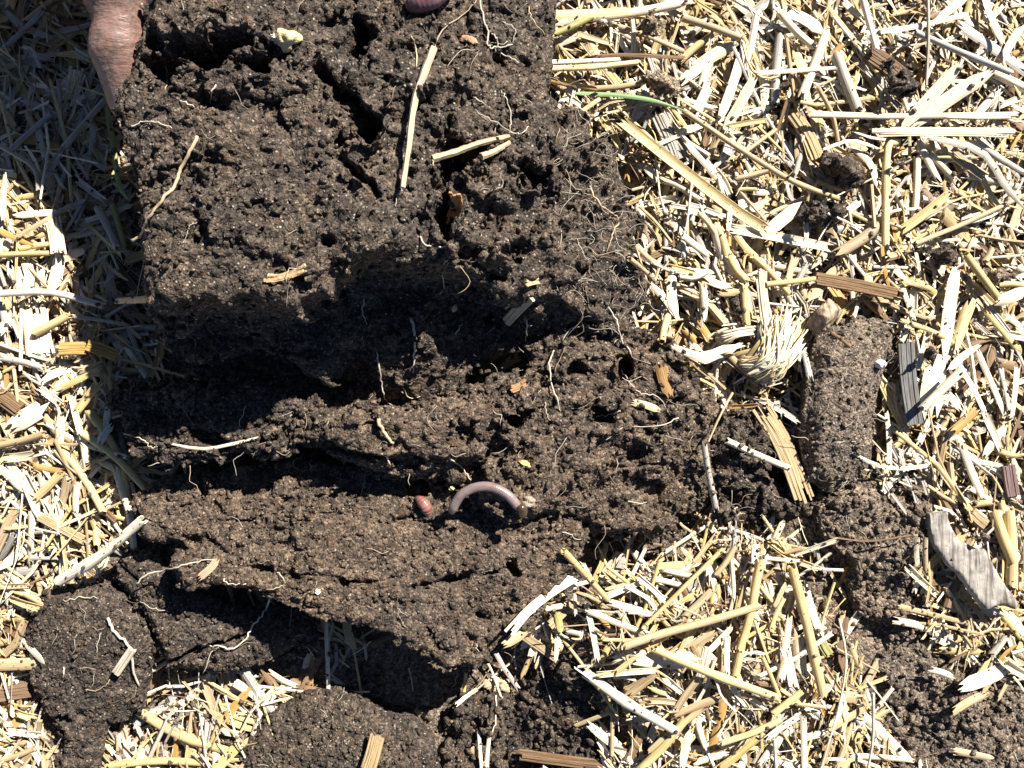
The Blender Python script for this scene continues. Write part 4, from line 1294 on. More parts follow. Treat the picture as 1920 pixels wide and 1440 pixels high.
# ---------------------------------------------------------------- the litter under them: short bits nobody could count
POLYS = [A_POLY, B_POLY, C_POLY, D_POLY, E_POLY, F_POLY, G_POLY, J_POLY, K_POLY, L_POLY, Mc_POLY]
BARE = [(940, 1330, 150, 100, .85), (750, 1300, 150, 95, .92), (560, 1265, 90, 40, .6), (1180, 1020, 120, 60, .75), (1090, 1130, 60, 60, .8), (1080, 1330, 120, 130, .7), (950, 1380, 160, 90, .7), (1700, 820, 60, 90, .35), (1800, 1000, 90, 60, .3), (1760, 1130, 60, 80, .3),
        (1500, 960, 60, 60, .8), (1540, 1150, 60, 130, .6), (240, 1000, 70, 60, .5), (1890, 480, 60, 60, .5), (1440, 760, 80, 50, .5), (330, 1330, 120, 60, .45), (1780, 1270, 90, 50, .5), (1850, 1380, 120, 80, .6), (60, 1060, 60, 40, .3)]
def mask(n, x0, x1, y0, y1, rg):
    X = rg.uniform(x0, x1, n); Y = rg.uniform(y0, y1, n)
    ok = np.ones(n, bool)
    for p in POLYS:
        ok &= poly_sdf(X, Y, p) > 3
    for bx, by, rx, ry, amt in BARE:
        inn = np.hypot((X - bx) / rx, (Y - by) / ry) < 1
        ok &= ~(inn & (rg.random(n) < amt))
    return X[ok], Y[ok]
def litter(name, label, n, box, zr, lr, wr, kinds, cols, seed, matn='straw', skip_frame=False, near=0):
    rg = np.random.default_rng(seed); pr = random.Random(seed)
    X, Y = mask(n, *box, rg)
    Vs, Fs, Us, Ts, off = [], [], [], [], 0
    for a, b in zip(X, Y):
        if skip_frame and -30 < a < 1950 and -30 < b < 1470: continue
        p0 = P(a, b, 0)
        i = int(np.clip(np.searchsorted(GX, p0[0]), 1, len(GX) - 1)); j = int(np.clip(np.searchsorted(GY, p0[1]), 1, len(GY) - 1))
        z = gZ[i, j] + pr.uniform(*zr)
        L = pr.uniform(*lr); w = pr.uniform(*wr); k = pr.choice(kinds)
        if k == 'r': w *= .4
        an = pr.gauss(1.9, .9); d = np.array([math.cos(an), math.sin(an)])
        c = P(a, b, z); tz = pr.gauss(0, .13) * L / 2
        p1 = c + np.array([d[0] * L / 2, d[1] * L / 2, tz]); p2 = c - np.array([d[0] * L / 2, d[1] * L / 2, tz])
        bend = pr.gauss(0, .06) * L
        c = c + np.array([-d[1] * bend, d[0] * bend, pr.uniform(-.3, .6)])
        v, f, u = piece(spline([p1, c, p2], 3 if k != 'b' else 4), w, k, pr, 0)
        Vs.append(v); Fs.append(f + off); Us.append(u); off += len(v)
        Ts.append(np.repeat(tint_of(pr.choice(cols), pr, .2)[None], len(v), 0))
    o = make_mesh(name, np.concatenate(Vs), np.concatenate(Fs), M[matn], tint=np.concatenate(Ts), uv=np.concatenate(Us), sharp=.7)
    return tag(o, label, 'straw litter', kind='stuff')
litter('straw_litter', 'loose bed of short pale straw bits covering the ground', 7000, (-40, 1960, -40, 1480), (-.5, 4.2), (4, 22), (.6, 2.9), 'sssssstbbc', 'WWWWYYTTTTGGBBO', 31)
litter('straw_chaff', 'fine chaff and fibres strewn between the straws', 9000, (-40, 1960, -40, 1480), (.5, 6.2), (1.5, 13), (.25, 1.2), 'sssrrb', 'WWWYYTTGB', 32)
litter('straw_surround', 'bed of straw carrying on beyond the photo edges', 3000, (-700, 2620, -600, 2040), (0, 7), (14, 50), (2.2, 4.8), 'ssbb', 'WWWYYTTG', 33, skip_frame=True)
litter('straw_slivers', 'thin long slivers of straw strewn over the bed', 1500, (-40, 1960, -40, 1480), (1.5, 6.0), (12, 40), (.5, 1.4), 'ssstr', 'WWYYTTG', 34)
# ---------------------------------------------------------------- small clods lying on the straw
def crumb_clod(px, py, rx, ry, zb, zt, label, seed, mat='soil', rot=0.0):
    poly = []
    for k in range(12):
        a = k / 12 * 2 * math.pi; g = random.Random(seed * 31 + k).uniform(.8, 1.15)
        x, y = math.cos(a) * rx * g, math.sin(a) * ry * g
        poly.append((px + x * math.cos(rot) - y * math.sin(rot), py + x * math.sin(rot) + y * math.cos(rot)))
    zb += 3.5; zt += 4.5
    ctrl = [(px, py, zt)] + [(a, b, zb + (zt - zb) * .45) for a, b in poly[::3]]
    return clod('soil_crumb', poly, ctrl, zb, .55, M[mat], label, seed, amps=(.5, .9, .9, 1.6, 1.4), under=2.0, crumb=(.6, 1.2), round_edge=2.2, cat='soil crumb', group='soil crumbs on the straw', bvh=False)
crumb_clod(1702, 152, 34, 30, 5, 15, 'round dark soil crumb at the end of the ribbed brown wood chip', 2001)
crumb_clod(1676, 109, 20, 17, 4, 11, 'small dark soil crumb just above the round one on the straw', 2002)
crumb_clod(1592, 318, 46, 27, 4, 15, 'oblong dark soil crumb on the straw beside the upright crooked stalk', 2003, rot=.65)
crumb_clod(1532, 398, 30, 28, 3, 13, 'lower dark soil crumb left of its twin on the straw', 2004)
crumb_clod(1572, 396, 22, 26, 3, 12, 'lower dark soil crumb right of its twin on the straw', 2005)
crumb_clod(1482, 157, 15, 13, 5, 12, 'tiny soil crumb between the upright grey stalks', 2006)
crumb_clod(1700, 292, 16, 15, 4, 11, 'tiny soil crumb under the frayed white splinter', 2007)
crumb_clod(1776, 475, 30, 22, 2, 9, 'flattish soil crumb under the tan stem at the right', 2008)
crumb_clod(1818, 395, 22, 16, 3, 9, 'dark soil crumb beside the long grey curved blade', 2009)
crumb_clod(1852, 1010, 26, 18, 5, 13, 'pale brown soil crumb on the upper end of the grey bark', 2010, 'soil_dry')
crumb_clod(1748, 660, 15, 17, 6, 14, 'small soil crumb between the charred stick and the wide white husk', 2011)
crumb_clod(1242, 152, 56, 24, 6, 13, 'pale dusty clod of soil above the green grass blade', 2012, 'soil_pale', rot=.5)
crumb_clod(1220, 45, 26, 22, 6, 12, 'pale dusty crumb near the top edge by the large clod', 2013, 'soil_pale', rot=.2)
crumb_clod(1380, 570, 20, 14, 4, 10, 'dark soil crumb between straws above the shaggy bundle', 2014)
crumb_clod(1870, 520, 40, 26, 1, 7, 'dusty soil lump behind the yellow stalk at the right edge', 2015, 'soil_dry')

# ---------------------------------------------------------------- the hand that lifts the large clod
def capsule(G, a, b, ra, rb):
    a, b = np.array(a, float), np.array(b, float)
    e = b - a; t = np.clip(((G - a) @ e) / (e @ e), 0, 1)
    return np.linalg.norm(G - a - t[..., None] * e, axis=-1) - (ra + (rb - ra) * t)
def smin(a, b, k):
    h = np.clip(.5 + .5 * (b - a) / k, 0, 1)
    return b + (a - b) * h - k * h * (1 - h)
thumb = [P(250, 186, 41), P(227, 95, 46), P(223, -10, 49), P(205, -110, 50)]
hh = 1.15
lo = np.array([-230., 45., -8.]); hi = np.array([-10., 245., 90.])
nn = ((hi - lo) / hh).astype(int)
gx = [lo[i] + np.arange(nn[i]) * hh for i in range(3)]
G = np.stack(np.meshgrid(*gx, indexing='ij'), -1)
fh = capsule(G, thumb[0], thumb[1], 6.7, 7.3)
fh = smin(fh, capsule(G, thumb[1], thumb[2], 7.2, 7.6), 2.5)
fh = smin(fh, capsule(G, thumb[2], thumb[3], 7.8, 11), 4)
fh = smin(fh, capsule(G, thumb[3], (-118, 140, 48), 12, 17), 8)
fh = smin(fh, capsule(G, (-150, 124, 50), (-104, 124, 47), 18, 17), 8)
fh = smin(fh, capsule(G, (-150, 146, 48), (-88, 142, 36), 18, 15), 9)
fh = smin(fh, capsule(G, (-146, 166, 46), (-84, 160, 32), 17, 14), 9)
fh = smin(fh, capsule(G, (-160, 150, 50), (-235, 230, 62), 23, 29), 14)
for k, (kx, ky, tx_, ty_) in enumerate([(-86, 126, -40, 62), (-82, 140, -30, 78), (-78, 152, -26, 94), (-76, 163, -32, 112)]):   # four fingers under the clod
    a = np.array([kx, ky, 30.]); m = np.array([kx + (tx_ - kx) * .5, ky + (ty_ - ky) * .45, 11.]); t = np.array([tx_, ty_, 4.5])
    fh = smin(fh, capsule(G, a, m, 8.6 - k * .4, 7.8 - k * .4), 4); fh = smin(fh, capsule(G, m, t, 7.6 - k * .4, 6.0 - k * .4), 2.0)
# the creases across the thumb joint
tx = (np.array(thumb[1]) - np.array(thumb[2])); tx /= np.linalg.norm(tx)
for cpx, cpy, dp in ((230, 22, .75), (232, 34, .5), (226, 8, .5), (226, 100, .3), (224, 120, .3)):
    s_ = (G - np.array(P(cpx, cpy, 50))) @ tx + (G[..., 0] - P(cpx, cpy, 50)[0]) * .22
    fh = fh + dp * np.exp(-(s_ / .9) ** 2) * (G[..., 1] < 125)
fh = fh.astype(np.float32) + vnoise(fh.shape, hh, 4.5, 77) * .22
fh[0] = fh[-1] = 5; fh[:, 0] = fh[:, -1] = 5; fh[:, :, 0] = fh[:, :, -1] = 5
hV, hQ = surface_nets(fh, lo, hh)
def skin_material():
    m, nt, bs = node_mat('skin')
    L = nt.links; tc = nt.nodes.new('ShaderNodeTexCoord'); co = tc.outputs['Object']
    n1 = nd(nt, 'ShaderNodeTexNoise', Scale=110.0, Detail=4.0, Roughness=.6); L.new(co, n1.inputs['Vector'])
    c1 = ramp(nt, n1.outputs['Fac'], [(.32, (.17, .075, .055)), (.5, (.205, .122, .098)), (.7, (.25, .175, .15))])
    mp = nt.nodes.new('ShaderNodeMapping'); mp.inputs['Rotation'].default_value = (0, 0, math.radians(28)); mp.inputs['Scale'].default_value = (260, 1150, 500)
    L.new(co, mp.inputs['Vector'])
    n2 = nd(nt, 'ShaderNodeTexNoise', Scale=1.0, Detail=4.0, Roughness=.65, Distortion=.6); L.new(mp.outputs[0], n2.inputs['Vector'])
    cr = ramp(nt, n2.outputs['Fac'], [(.34, (.68, .62, .58)), (.5, (1, 1, 1))])
    c2 = mixc(nt, 1.0, c1, cr, 'MULTIPLY')
    # soil smeared on the finger
    n3 = nd(nt, 'ShaderNodeTexNoise', Scale=160.0, Detail=6.0, Roughness=.75); L.new(co, n3.inputs['Vector'])
    dm = ramp(nt, n3.outputs['Fac'], [(.50, (0, 0, 0)), (.64, (.85, .85, .85))])
    c3 = mixc(nt, dm, c2, (.085, .06, .042))
    L.new(c3, bs.inputs['Base Color']); bs.inputs['Roughness'].default_value = .5
    bs.inputs['Subsurface Weight'].default_value = .08; bs.inputs['Subsurface Radius'].default_value = (.004, .0015, .0008)
    vr = nd(nt, 'ShaderNodeTexVoronoi', Scale=900.0); L.new(co, vr.inputs['Vector'])
    b1 = nd(nt, 'ShaderNodeBump', Strength=.45, Distance=.0005); L.new(n2.outputs['Fac'], b1.inputs['Height'])
    b2 = nd(nt, 'ShaderNodeBump', Strength=.25, Distance=.0004); L.new(vr.outputs['Distance'], b2.inputs['Height']); L.new(b1.outputs[0], b2.inputs['Normal'])
    L.new(b2.outputs[0], bs.inputs['Normal'])
    return m
M['skin'] = skin_material()
hand = tag(make_mesh('hand', hV, hQ, M['skin']), 'soil-smeared thumb of a hand gripping the large clod at the top left', 'hand')

# ---------------------------------------------------------------- earthworms
def worm_material(name, a, b, c):
    m, nt, bs = node_mat(name)
    L = nt.links; tc = nt.nodes.new('ShaderNodeTexCoord')
    n1 = nd(nt, 'ShaderNodeTexNoise', Scale=330.0, Detail=3.0); L.new(tc.outputs['Object'], n1.inputs['Vector'])
    c1 = ramp(nt, n1.outputs['Fac'], [(.35, a), (.52, b), (.68, c)])
    at = nt.nodes.new('ShaderNodeAttribute'); at.attribute_name = 'tint'
    L.new(mixc(nt, 1.0, c1, at.outputs['Color'], 'MULTIPLY'), bs.inputs['Base Color'])
    bs.inputs['Roughness'].default_value = .27; bs.inputs['Coat Weight'].default_value = .35; bs.inputs['Coat Roughness'].default_value = .15
    bs.inputs['Subsurface Weight'].default_value = .12; bs.inputs['Subsurface Radius'].default_value = (.002, .0008, .0006)
    return m
M['worm'] = worm_material('worm_grey', (.15, .098, .088), (.20, .147, .137), (.245, .2, .19))
M['worm_red'] = worm_material('worm_red', (.21, .075, .058), (.26, .115, .095), (.30, .16, .14))
def worm(pts, rad, mat, label, seg=.6, taper=(.4, .3), tints=None, amp=.007):
    ln = np.linalg.norm(np.diff(np.array(pts), axis=0), axis=1).sum()
    n = int(ln / (seg / 6)); path = spline(pts, n)
    s = np.linspace(0, ln, n)
    sc = 1 + amp * np.sin(s / seg * 2 * math.pi)
    e = np.minimum(1, np.sqrt(np.clip(s / (rad * 1.6), 0, 1)) * (1 - taper[0]) + taper[0]) * np.minimum(1, np.sqrt(np.clip((ln - s) / (rad * 1.6), 0, 1)) * (1 - taper[1]) + taper[1])
    a = np.linspace(0, 2 * math.pi, 20, endpoint=False)
    prof = np.stack([np.cos(a), np.sin(a)], 1) * rad
    V, F, U = with_caps(*sweep(path, prof, sc * e, 0), 20)
    t = np.ones((n, 3)) if tints is None else np.stack([np.interp(s / ln, tints[0], [c[k] for c in tints[1]]) for k in range(3)], 1)
    return tag(make_mesh('earthworm', V, F, mat, tint=np.repeat(t, 20, 0), uv=U), label, 'earthworm', 'earthworms in the soil')
def on(px, py, dz):
    h, _ = ray(px, py); return P(px, py, h.z + dz)
def level(pts, dz):
    z = np.median([ray(a, b)[0].z for a, b in pts]); return [P(a, b, z + d) for (a, b), d in zip(pts, dz)]
wp = [(846, 962), (853, 945), (866, 927), (886, 916), (908, 912), (930, 916), (950, 927), (965, 942), (972, 955)]
worm(level(wp, (1.6, 3.2, 4.4, 5.2, 5.6, 5.8, 5.8, 5.4, 4.8)), 1.38, M['worm'], 'grey-pink earthworm curled in an arch on the flat slab', tints=([0, .85, .93, 1], [(1, .95, .93), (1, 1, 1), (.95, .75, .66), (.8, .55, .45)]))
worm(level([(972, 950), (979, 955), (981, 966)], (6.6, 6.6, 4.6)), 1.65, M['worm'], 'brown blunt soil-coated worm end beside the curled worm', tints=([0, 1], [(.34, .30, .2), (.3, .25, .16)]), amp=.02, taper=(.55, .55))
worm(level([(784, 934), (793, 943), (800, 953), (803, 968)], (.6, 1.9, 1.9, -.3)), 1.7, M['worm_red'], 'short pink-red ringed worm end poking out of the flat slab', seg=.95, amp=.05)
worm(level([(764, 14), (785, 4), (812, -6), (850, -26)], (1.5, 3, 3, 2)), 2.9, M['worm_red'], 'purple-pink worm lying at the top edge on the large clod', seg=1.1, taper=(.3, .3), tints=([0, 1], [(.55, .6, .75), (.5, .6, .8)]))

# ---------------------------------------------------------------- roots grown into the clods
ROOTS = """
a T 24 A 1110,765 1070,860 1010,960 985,1040 920,1120 830,1230 800,1310 740,1355
a W 11 A 740,715 790,690 870,685 970,720
a W 11 A 1215,480 1190,520 1185,580
a W 11 A 1010,570 1050,580 1090,598
a T 9 A 935,370 940,440 930,500
a T 11 A 220,815 340,840 420,850 500,820 560,775 650,770
a T 8 A 470,850 470,920 450,965
a W 10 A 600,720 660,718
a W 9 A 620,890 690,880
a W 9 A 720,1095 780,1108
a T 11 B 520,275 570,170 680,90 760,0
a W 9 B 345,1050 320,1100 305,1165
a W 13 B 780,0 800,110 825,180 825,250 870,265 960,250
a W 11 B 870,290 930,320 1000,350
a W 11 B 840,180 880,230 860,300
a T 10 B 390,200 420,280 425,380
a T 9 B 1050,40 1080,120 1150,200
a W 8 B 905,120 975,160 960,240
a W 10 B 945,740 955,660 930,560 900,510
a W 9 B 945,740 850,680 760,630
a W 9 B 945,740 1010,750 1050,710
a W 9 B 620,855 630,890 600,940
a W 8 B 520,890 515,930 500,945
a T 15 B 1400,1050 1450,1140 1540,1210 1560,1250
a T 15 B 1560,1250 1520,1330 1490,1430
a T 8 B 1260,950 1300,1040 1400,1100
a T 8 B 1230,720 1200,800
a W 12 B 440,1330 480,1380 550,1390 610,1380
a W 10 B 940,1350 948,1420
a W 10 B 740,545 800,580
a W 22 E 390,350 410,430 415,540 400,660
a W 14 E 200,540 215,640 230,740 245,800 285,845
a W 10 E 130,240 120,320 150,390
a W 14 E 1030,340 1045,390 1032,475
a W 9 E 1045,390 1078,388
a W 14 E 1380,385 1300,410 1240,480
f W 13 E 1200,530 1170,600 1180,700 1210,800 1235,880
a W 14 E 1500,290 1550,360 1570,450 1630,555
f W 10 E 1580,640 1620,710 1680,770 1780,790 1850,900
f W 10 E 1900,910 1800,950 1620,970
f W 13 E 1430,905 1500,895 1575,870
f W 9 E 1145,820 1160,900 1180,930
f W 11 E 610,1140 680,1190 720,1250 730,1300
f T 28 E 205,920 240,990 290,1055
f W 14 E 255,1120 275,1190
a W 10 E 350,745 380,800 440,790
f W 8 E 1600,1385 1720,1390
a W 9 E 640,440 685,375
a W 9 E 565,60 578,180
b W 9 D 700,1000 800,1030 840,1070 885,1080
b W 18 D 800,1235 850,1190 930,1180
b W 10 D 1310,1090 1300,1165
b G 8 D 1160,755 1220,720 1250,665
b W 9 D 820,540 870,530 940,580 990,640
c W 8 D 1750,1140 1745,1200
c W 15 G 760,410 830,350 920,330 1000,310 1100,280 1220,265
c W 15 G 1520,490 1480,570 1420,640 1380,720 1300,770 1220,755 1150,755 1080,790
c W 9 G 1450,480 1520,490
c T 9 G 1480,440 1540,430 1600,410
c W 11 G 1260,380 1290,405 1385,400
c W 9 G 1555,340 1590,370 1605,405
e W 25 G 610,600 640,670 720,750 750,880 780,980
e T 7 G 480,1000 540,1005 600,970 620,940
e W 14 G 360,870 355,950
e W 9 G 540,800 570,680
c W 11 H 0,770 60,760 110,755 165,725
c W 10 H 670,870 640,950 615,1020
k W 13 H 870,1030 870,1150 850,1250 830,1300
c W 8 H 760,740 770,800
c W 10 H 1160,810 1250,795 1320,770
c W 7 H 1250,110 1340,160
e W 10 G 350,500 470,480 560,485
d W 8 G 780,500 850,540 950,560
"""
CL = {'a': clod_a, 'b': clod_b, 'c': clod_c, 'd': clod_d, 'e': clod_e, 'f': clod_f, 'k': clod_k}
RT = {'W': (.60, .53, .42), 'T': (.50, .38, .24), 'G': (.3, .27, .22)}
rr = random.Random(99)
for ln in ROOTS.strip().splitlines():
    tk = ln.split(); ox, oy, sc = TILES[tk[3]]; w = float(tk[2]) / sc
    pp = [tuple(map(float, q.split(','))) for q in tk[4:]]
    pp = [(ox + a / sc, oy + b / sc) for a, b in pp]
    fine = spline([(a, b, 0) for a, b in pp], max(8, len(pp) * 4))[:, :2]
    fine += np.array([[rr.gauss(0, 1.2), rr.gauss(0, 1.2)] for _ in fine])
    z = np.array([ray(a, b)[0].z for a, b in fine])
    z = np.maximum(z, np.median(z) - 5); z = np.minimum(z, np.median(z) + 9)
    zs = np.convolve(np.pad(z, 2, mode='edge'), np.ones(5) / 5, 'valid')
    t = np.linspace(0, 1, len(zs)); z = np.maximum(zs, z * .6 + zs * .4) + .3 + np.sin(t * math.pi) * rr.uniform(.4, 1.6)
    path = np.array([P(a, b, q) for (a, b), q in zip(fine, z)])
    wm = max(.27, w / 8.6)
    V, F, U = piece(path, wm, 'r', rr)
    make_mesh('root', V, F, M['root'], CL[tk[0]], tint=np.array(RT[tk[1]]) * rr.uniform(.65, .98), uv=U)

def rootlets(parent, V, Q, n, seed, lr=(3, 11), where=None):
    rg = random.Random(seed); a = V[Q[:, 1]] - V[Q[:, 0]]; b = V[Q[:, 3]] - V[Q[:, 0]]
    nr = np.cross(a, b); ok = nr[:, 2] > .5 * np.linalg.norm(nr, axis=1)
    if where is not None: ok &= where(V[Q[:, 0]])
    ok = np.nonzero(ok)[0]
    out, ts = [], []
    for i in R.choice(ok, n):
        c = V[Q[i, 0]].astype(float); an = rg.uniform(0, 6.283); L = rg.uniform(*lr); pts = [c + (0, 0, .1)]
        for k in range(4):
            an += rg.gauss(0, .55); q = pts[-1] + np.array([math.cos(an), math.sin(an), 0]) * L / 4
            q[2] = pts[-1][2] * .5 + c[2] * .5 + rg.uniform(-.2, .9); pts.append(q)
        g = piece(spline(pts, 9), rg.uniform(.10, .22), 'r', rg); out.append(g); ts.append(np.repeat((np.array(RT[rg.choice('WWT')]) * rg.uniform(.4, .85))[None], len(g[0]), 0))
    V, F, U = join(out)
    tag(make_mesh('fine_rootlets', V, F, M['root'], parent, tint=np.concatenate(ts), uv=U), kind='stuff')
rootlets(clod_a, A_V, A_Q, 75, 1); rootlets(clod_a, A_V, A_Q, 190, 11, (3, 10), lambda p: (p[:, 0] > 12) & (p[:, 1] > 15)); rootlets(clod_f, F_V, F_Q, 90, 2); rootlets(clod_c, C_V, C_Q, 32, 3, (2, 7)); rootlets(clod_b, B_V, B_Q, 18, 4)
rootlets(clod_d, D_V, D_Q, 8, 5); rootlets(clod_e, E_V, E_Q, 18, 6, (2, 7)); rootlets(clod_k, K_V, K_Q, 10, 7); rootlets(clod_g, G_V, G_Q, 70, 8, (2, 6)); rootlets(clod_j, J_V, J_Q, 40, 9); rootlets(clod_l, L_V, L_Q, 60, 10)

# ---------------------------------------------------------------- twigs, fragments and other single things
def single(name, tile, pts, w, kind, tint, label, cat, lay=.6, mat='root', lift=0.0, n=24, seed=3, stiff=True):
    ox, oy, sc = TILES[tile]; pp = [(ox + a / sc, oy + b / sc) for a, b in pts]
    P3 = place(pp, lay, 0, stiff) if len(pp) > 2 else place([pp[0], ((pp[0][0] + pp[1][0]) / 2, (pp[0][1] + pp[1][1]) / 2), pp[1]], lay, 0, stiff)
    path = spline(P3, n); k = (H - path[:, 2].mean()) / (H * PXMM)
    V, F, U = piece(path, w / sc * k, kind, random.Random(seed))
    if mat == 'root': V = V + R.normal(0, .05, V.shape)
    return tag(make_mesh(name, V, F, M[mat], tint=np.array(tint), uv=U, sharp=.8), label, cat)
single('twig', 'B', [(520, 268), (462, 420), (420, 540), (395, 680), (375, 850), (345, 1055)], 46, 'r', (.46, .36, .245), 'long pale brown twig standing upright on the large clod', 'twig', 2.6)
single('twig', 'B', [(510, 892), (640, 855), (780, 805), (945, 768)], 46, 'r', (.42, .31, .19), 'upper of two short brown twigs lying side by side on the large clod', 'twig', 1.5)
single('twig', 'B', [(785, 880), (860, 852), (945, 800)], 42, 'r', (.45, .34, .21), 'lower of two short brown twigs lying side by side on the large clod', 'twig', 1.3)
single('bark_fragment', 'D', [(1485, 130), (1560, 125), (1650, 100), (1725, 68)], 40, 'f', (.55, .37, .2), 'tan torn root fragment at the lower lip of the large clod', 'fragment', 1.0)
single('straw_chip', 'E', [(925, 375), (995, 300), (1068, 228)], 58, 'c', (.55, .44, .28), 'short tan straw chip lying on the lower right of the large clod', 'straw chip', .8, 'straw')
single('straw_chip', 'E', [(848, 648), (920, 610), (1000, 562)], 50, 'c', (.36, .33, .26), 'grey straw chip lying in the deep shade under the large clod', 'straw chip', 2.0, 'straw')
single('straw_chip', 'E', [(1640, 825), (1710, 838), (1790, 868)], 40, 'b', (.58, .46, .28), 'small tan husk on the right part of the crumbly heap', 'husk', .8, 'straw')
single('straw_chip', 'E', [(1035, 160), (1070, 148), (1115, 140)], 34, 'f', (.5, .36, .2), 'torn tan fibre scrap on the right slope of the large clod', 'straw chip', .6, 'straw')
single('bark_fragment', 'G', [(1122, 370), (1180, 320), (1222, 268)], 42, 'b', (.48, .34, .22), 'tan bark flap at the left end of the flat slab', 'bark', 1.2, 'wood')
single('bark_fragment', 'E', [(950, 755), (990, 740), (1045, 710)], 40, 'f', (.36, .2, .1), 'reddish bark scrap beside the shaded soil hollow', 'bark', .5, 'wood')
single('bark_fragment', 'E', [(1800, 620), (1820, 700), (1850, 780)], 70, 'b', (.38, .22, .09), 'amber husk at the edge of the crumbly heap', 'husk', .8, 'wood')
single('bark_fragment', 'B', [(640, 1085), (650, 1140), (640, 1180), (620, 1260)], 62, 'f', (.38, .19, .085), 'orange-brown fibrous root fragment beside the black crack in the large clod', 'fragment', 1.0)
single('bark_fragment', 'B', [(670, 215), (720, 215), (760, 240)], 34, 'b', (.45, .28, .17), 'brown husk scrap on the upper part of the large clod', 'husk', .5)
single('charred_stick', 'F', [(1255, 480), (1265, 640), (1280, 780), (1305, 950)], 92, 'c', (.17, .165, .16), 'charred grey stick standing between the narrow clod and the wide husk', 'stick', 7, 'wood', seed=8)
single('grass_blade', 'B', [(1315, 522), (1440, 528), (1560, 535), (1750, 565), (1960, 632)], 25, 'b', (.23, .34, .15), 'green grass blade lying across the straw beside the large clod', 'grass blade', 12, 'leaf', n=30, seed=12)

def lump(name, px, py, rx, ry, rz, mat, label, cat, seed, amp=.3, lay=0.0, tint=None, fine=.12):
    v, f = ico(4); h, _ = ray(px, py); k = (H - h.z) / (H * PXMM)
    g = np.random.default_rng(seed)
    d = 1 + sum(amp / (i + 1) * np.sin((v @ g.normal(0, 1, 3)) * (2.2 + 2.4 * i) + g.uniform(0, 6)) for i in range(5)) + fine * g.normal(0, .5, len(v)) * .3
    V = v * d[:, None] * np.array([rx * k, ry * k, rz]) + P(px, py, h.z + rz * .35 + lay)
    return tag(make_mesh(name, V, f, mat, tint=np.array(tint) if tint is not None else None, uv=v[:, :2] * 20), label, cat)
lump('husk_knob', 537, 78, 23, 17, 3.0, M['root'], 'cream crumpled husk knob sitting on the upper part of the large clod', 'husk', 1, .28, 0, (.66, .52, .27))
lump('husk_knob', 518, 72, 8, 6, 1.6, M['root'], 'white husk bit attached beside the cream crumpled knob', 'husk', 6, .3, 1, (.7, .66, .56))
lump('pebble', 1650, 682, 11, 8, 1.6, M['root'], 'small white shell-like pebble on the narrow dusty clod', 'pebble', 2, .1, 0, (.8, .78, .72))
lump('pebble', 596, 1110, 5, 5, .9, M['root'], 'tiny white pebble on the lower edge of the flat slab', 'pebble', 3, .15, 0, (.72, .7, .66))
lump('husk_knob', 935, 1283, 20, 12, 2.6, M['root'], 'cream husk knob under the tip of the flat slab', 'husk', 4, .3, 1, (.60, .47, .28))
lump('seed_husk', 985, 870, 9, 8, 1.3, M['root'], 'small yellow seed husk above the curled worm', 'seed', 5, .3, .2, (.58, .42, .17))
lump('seed_husk', 991, 942, 10, 9, 1.4, M['root'], 'pale crumb beside the brown worm end', 'seed', 7, .25, 0, (.26, .22, .165))
lump('seed_husk', 847, 915, 5, 5, 1.0, M['root'], 'tiny yellow seed lying left of the curled worm', 'seed', 8, .2, 0, (.6, .5, .26))
lump('seed_husk', 850, 578, 7, 7, 1.3, M['root'], 'tiny cream seed in the shade under the lip of the large clod', 'seed', 9, .2, 0, (.62, .5, .28))

# shaggy bundle of straw strands
bundle = bpy.data.objects.new('straw_bundle', None); COL.objects.link(bundle)
tag(bundle, 'shaggy bundle of bent pale straw fibres between the cut stem and the crumbly heap', 'straw bundle')
br = random.Random(5); ox, oy, sc = TILES['m']; hair = []; hts = []
for i in range(170):
    u = br.random(); w = (u - .5) * 2
    s0 = (1230 + 300 * u + br.gauss(0, 45), 1120 + 290 * u + br.gauss(0, 45)); m0 = (1500 + 230 * u + br.gauss(0, 48), 1060 + 210 * u + br.gauss(0, 42))
    e0 = (1560 + 350 * u + br.gauss(0, 75), 800 - 30 * u + 60 * u * u + br.gauss(0, 110))
    z0 = 7 + 3 * math.sin(u * 3.1) + br.uniform(-1, 1)
    pts = [P(ox + a / sc, oy + b / sc, z) for (a, b), z in zip((s0, m0, e0), (z0, z0 + 3.5, z0 + 1.5 + br.uniform(-2, 3)))]
    strand = i < 34
    g = piece(spline(pts, 12), br.uniform(.9, 2.3) if strand else br.uniform(.25, .7), 'b' if strand else 'r', br)
    tn = tint_of(br.choice('WWWY'), br, .08)
    if strand: make_mesh('strand', g[0], g[1], M['straw'], bundle, tint=tn, uv=g[2], sharp=.7)
    else: hair.append(g); hts.append(np.repeat(tn[None], len(g[0]), 0))
for i in range(110):                                  # the brush of fibres on its left
    u = br.random()
    s0 = (1030 + br.gauss(0, 40), 860 + 130 * u); e0 = (1400 + br.gauss(0, 40), 790 + 90 * u); m0 = (1210, 850 + 90 * u - 25)
    z0 = 9 + br.uniform(-1.5, 2)
    g = piece(spline([P(ox + a / sc, oy + b / sc, z) for (a, b), z in zip((s0, m0, e0), (z0, z0 + 1.5, z0))], 8), br.uniform(.3, .9), 'r', br)
    hair.append(g); hts.append(np.repeat(tint_of('W', br, .08)[None], len(g[0]), 0))
V, F, U = join(hair)
tag(make_mesh('straw_fibres', V, F, M['straw'], bundle, tint=np.concatenate(hts), uv=U), kind='stuff')

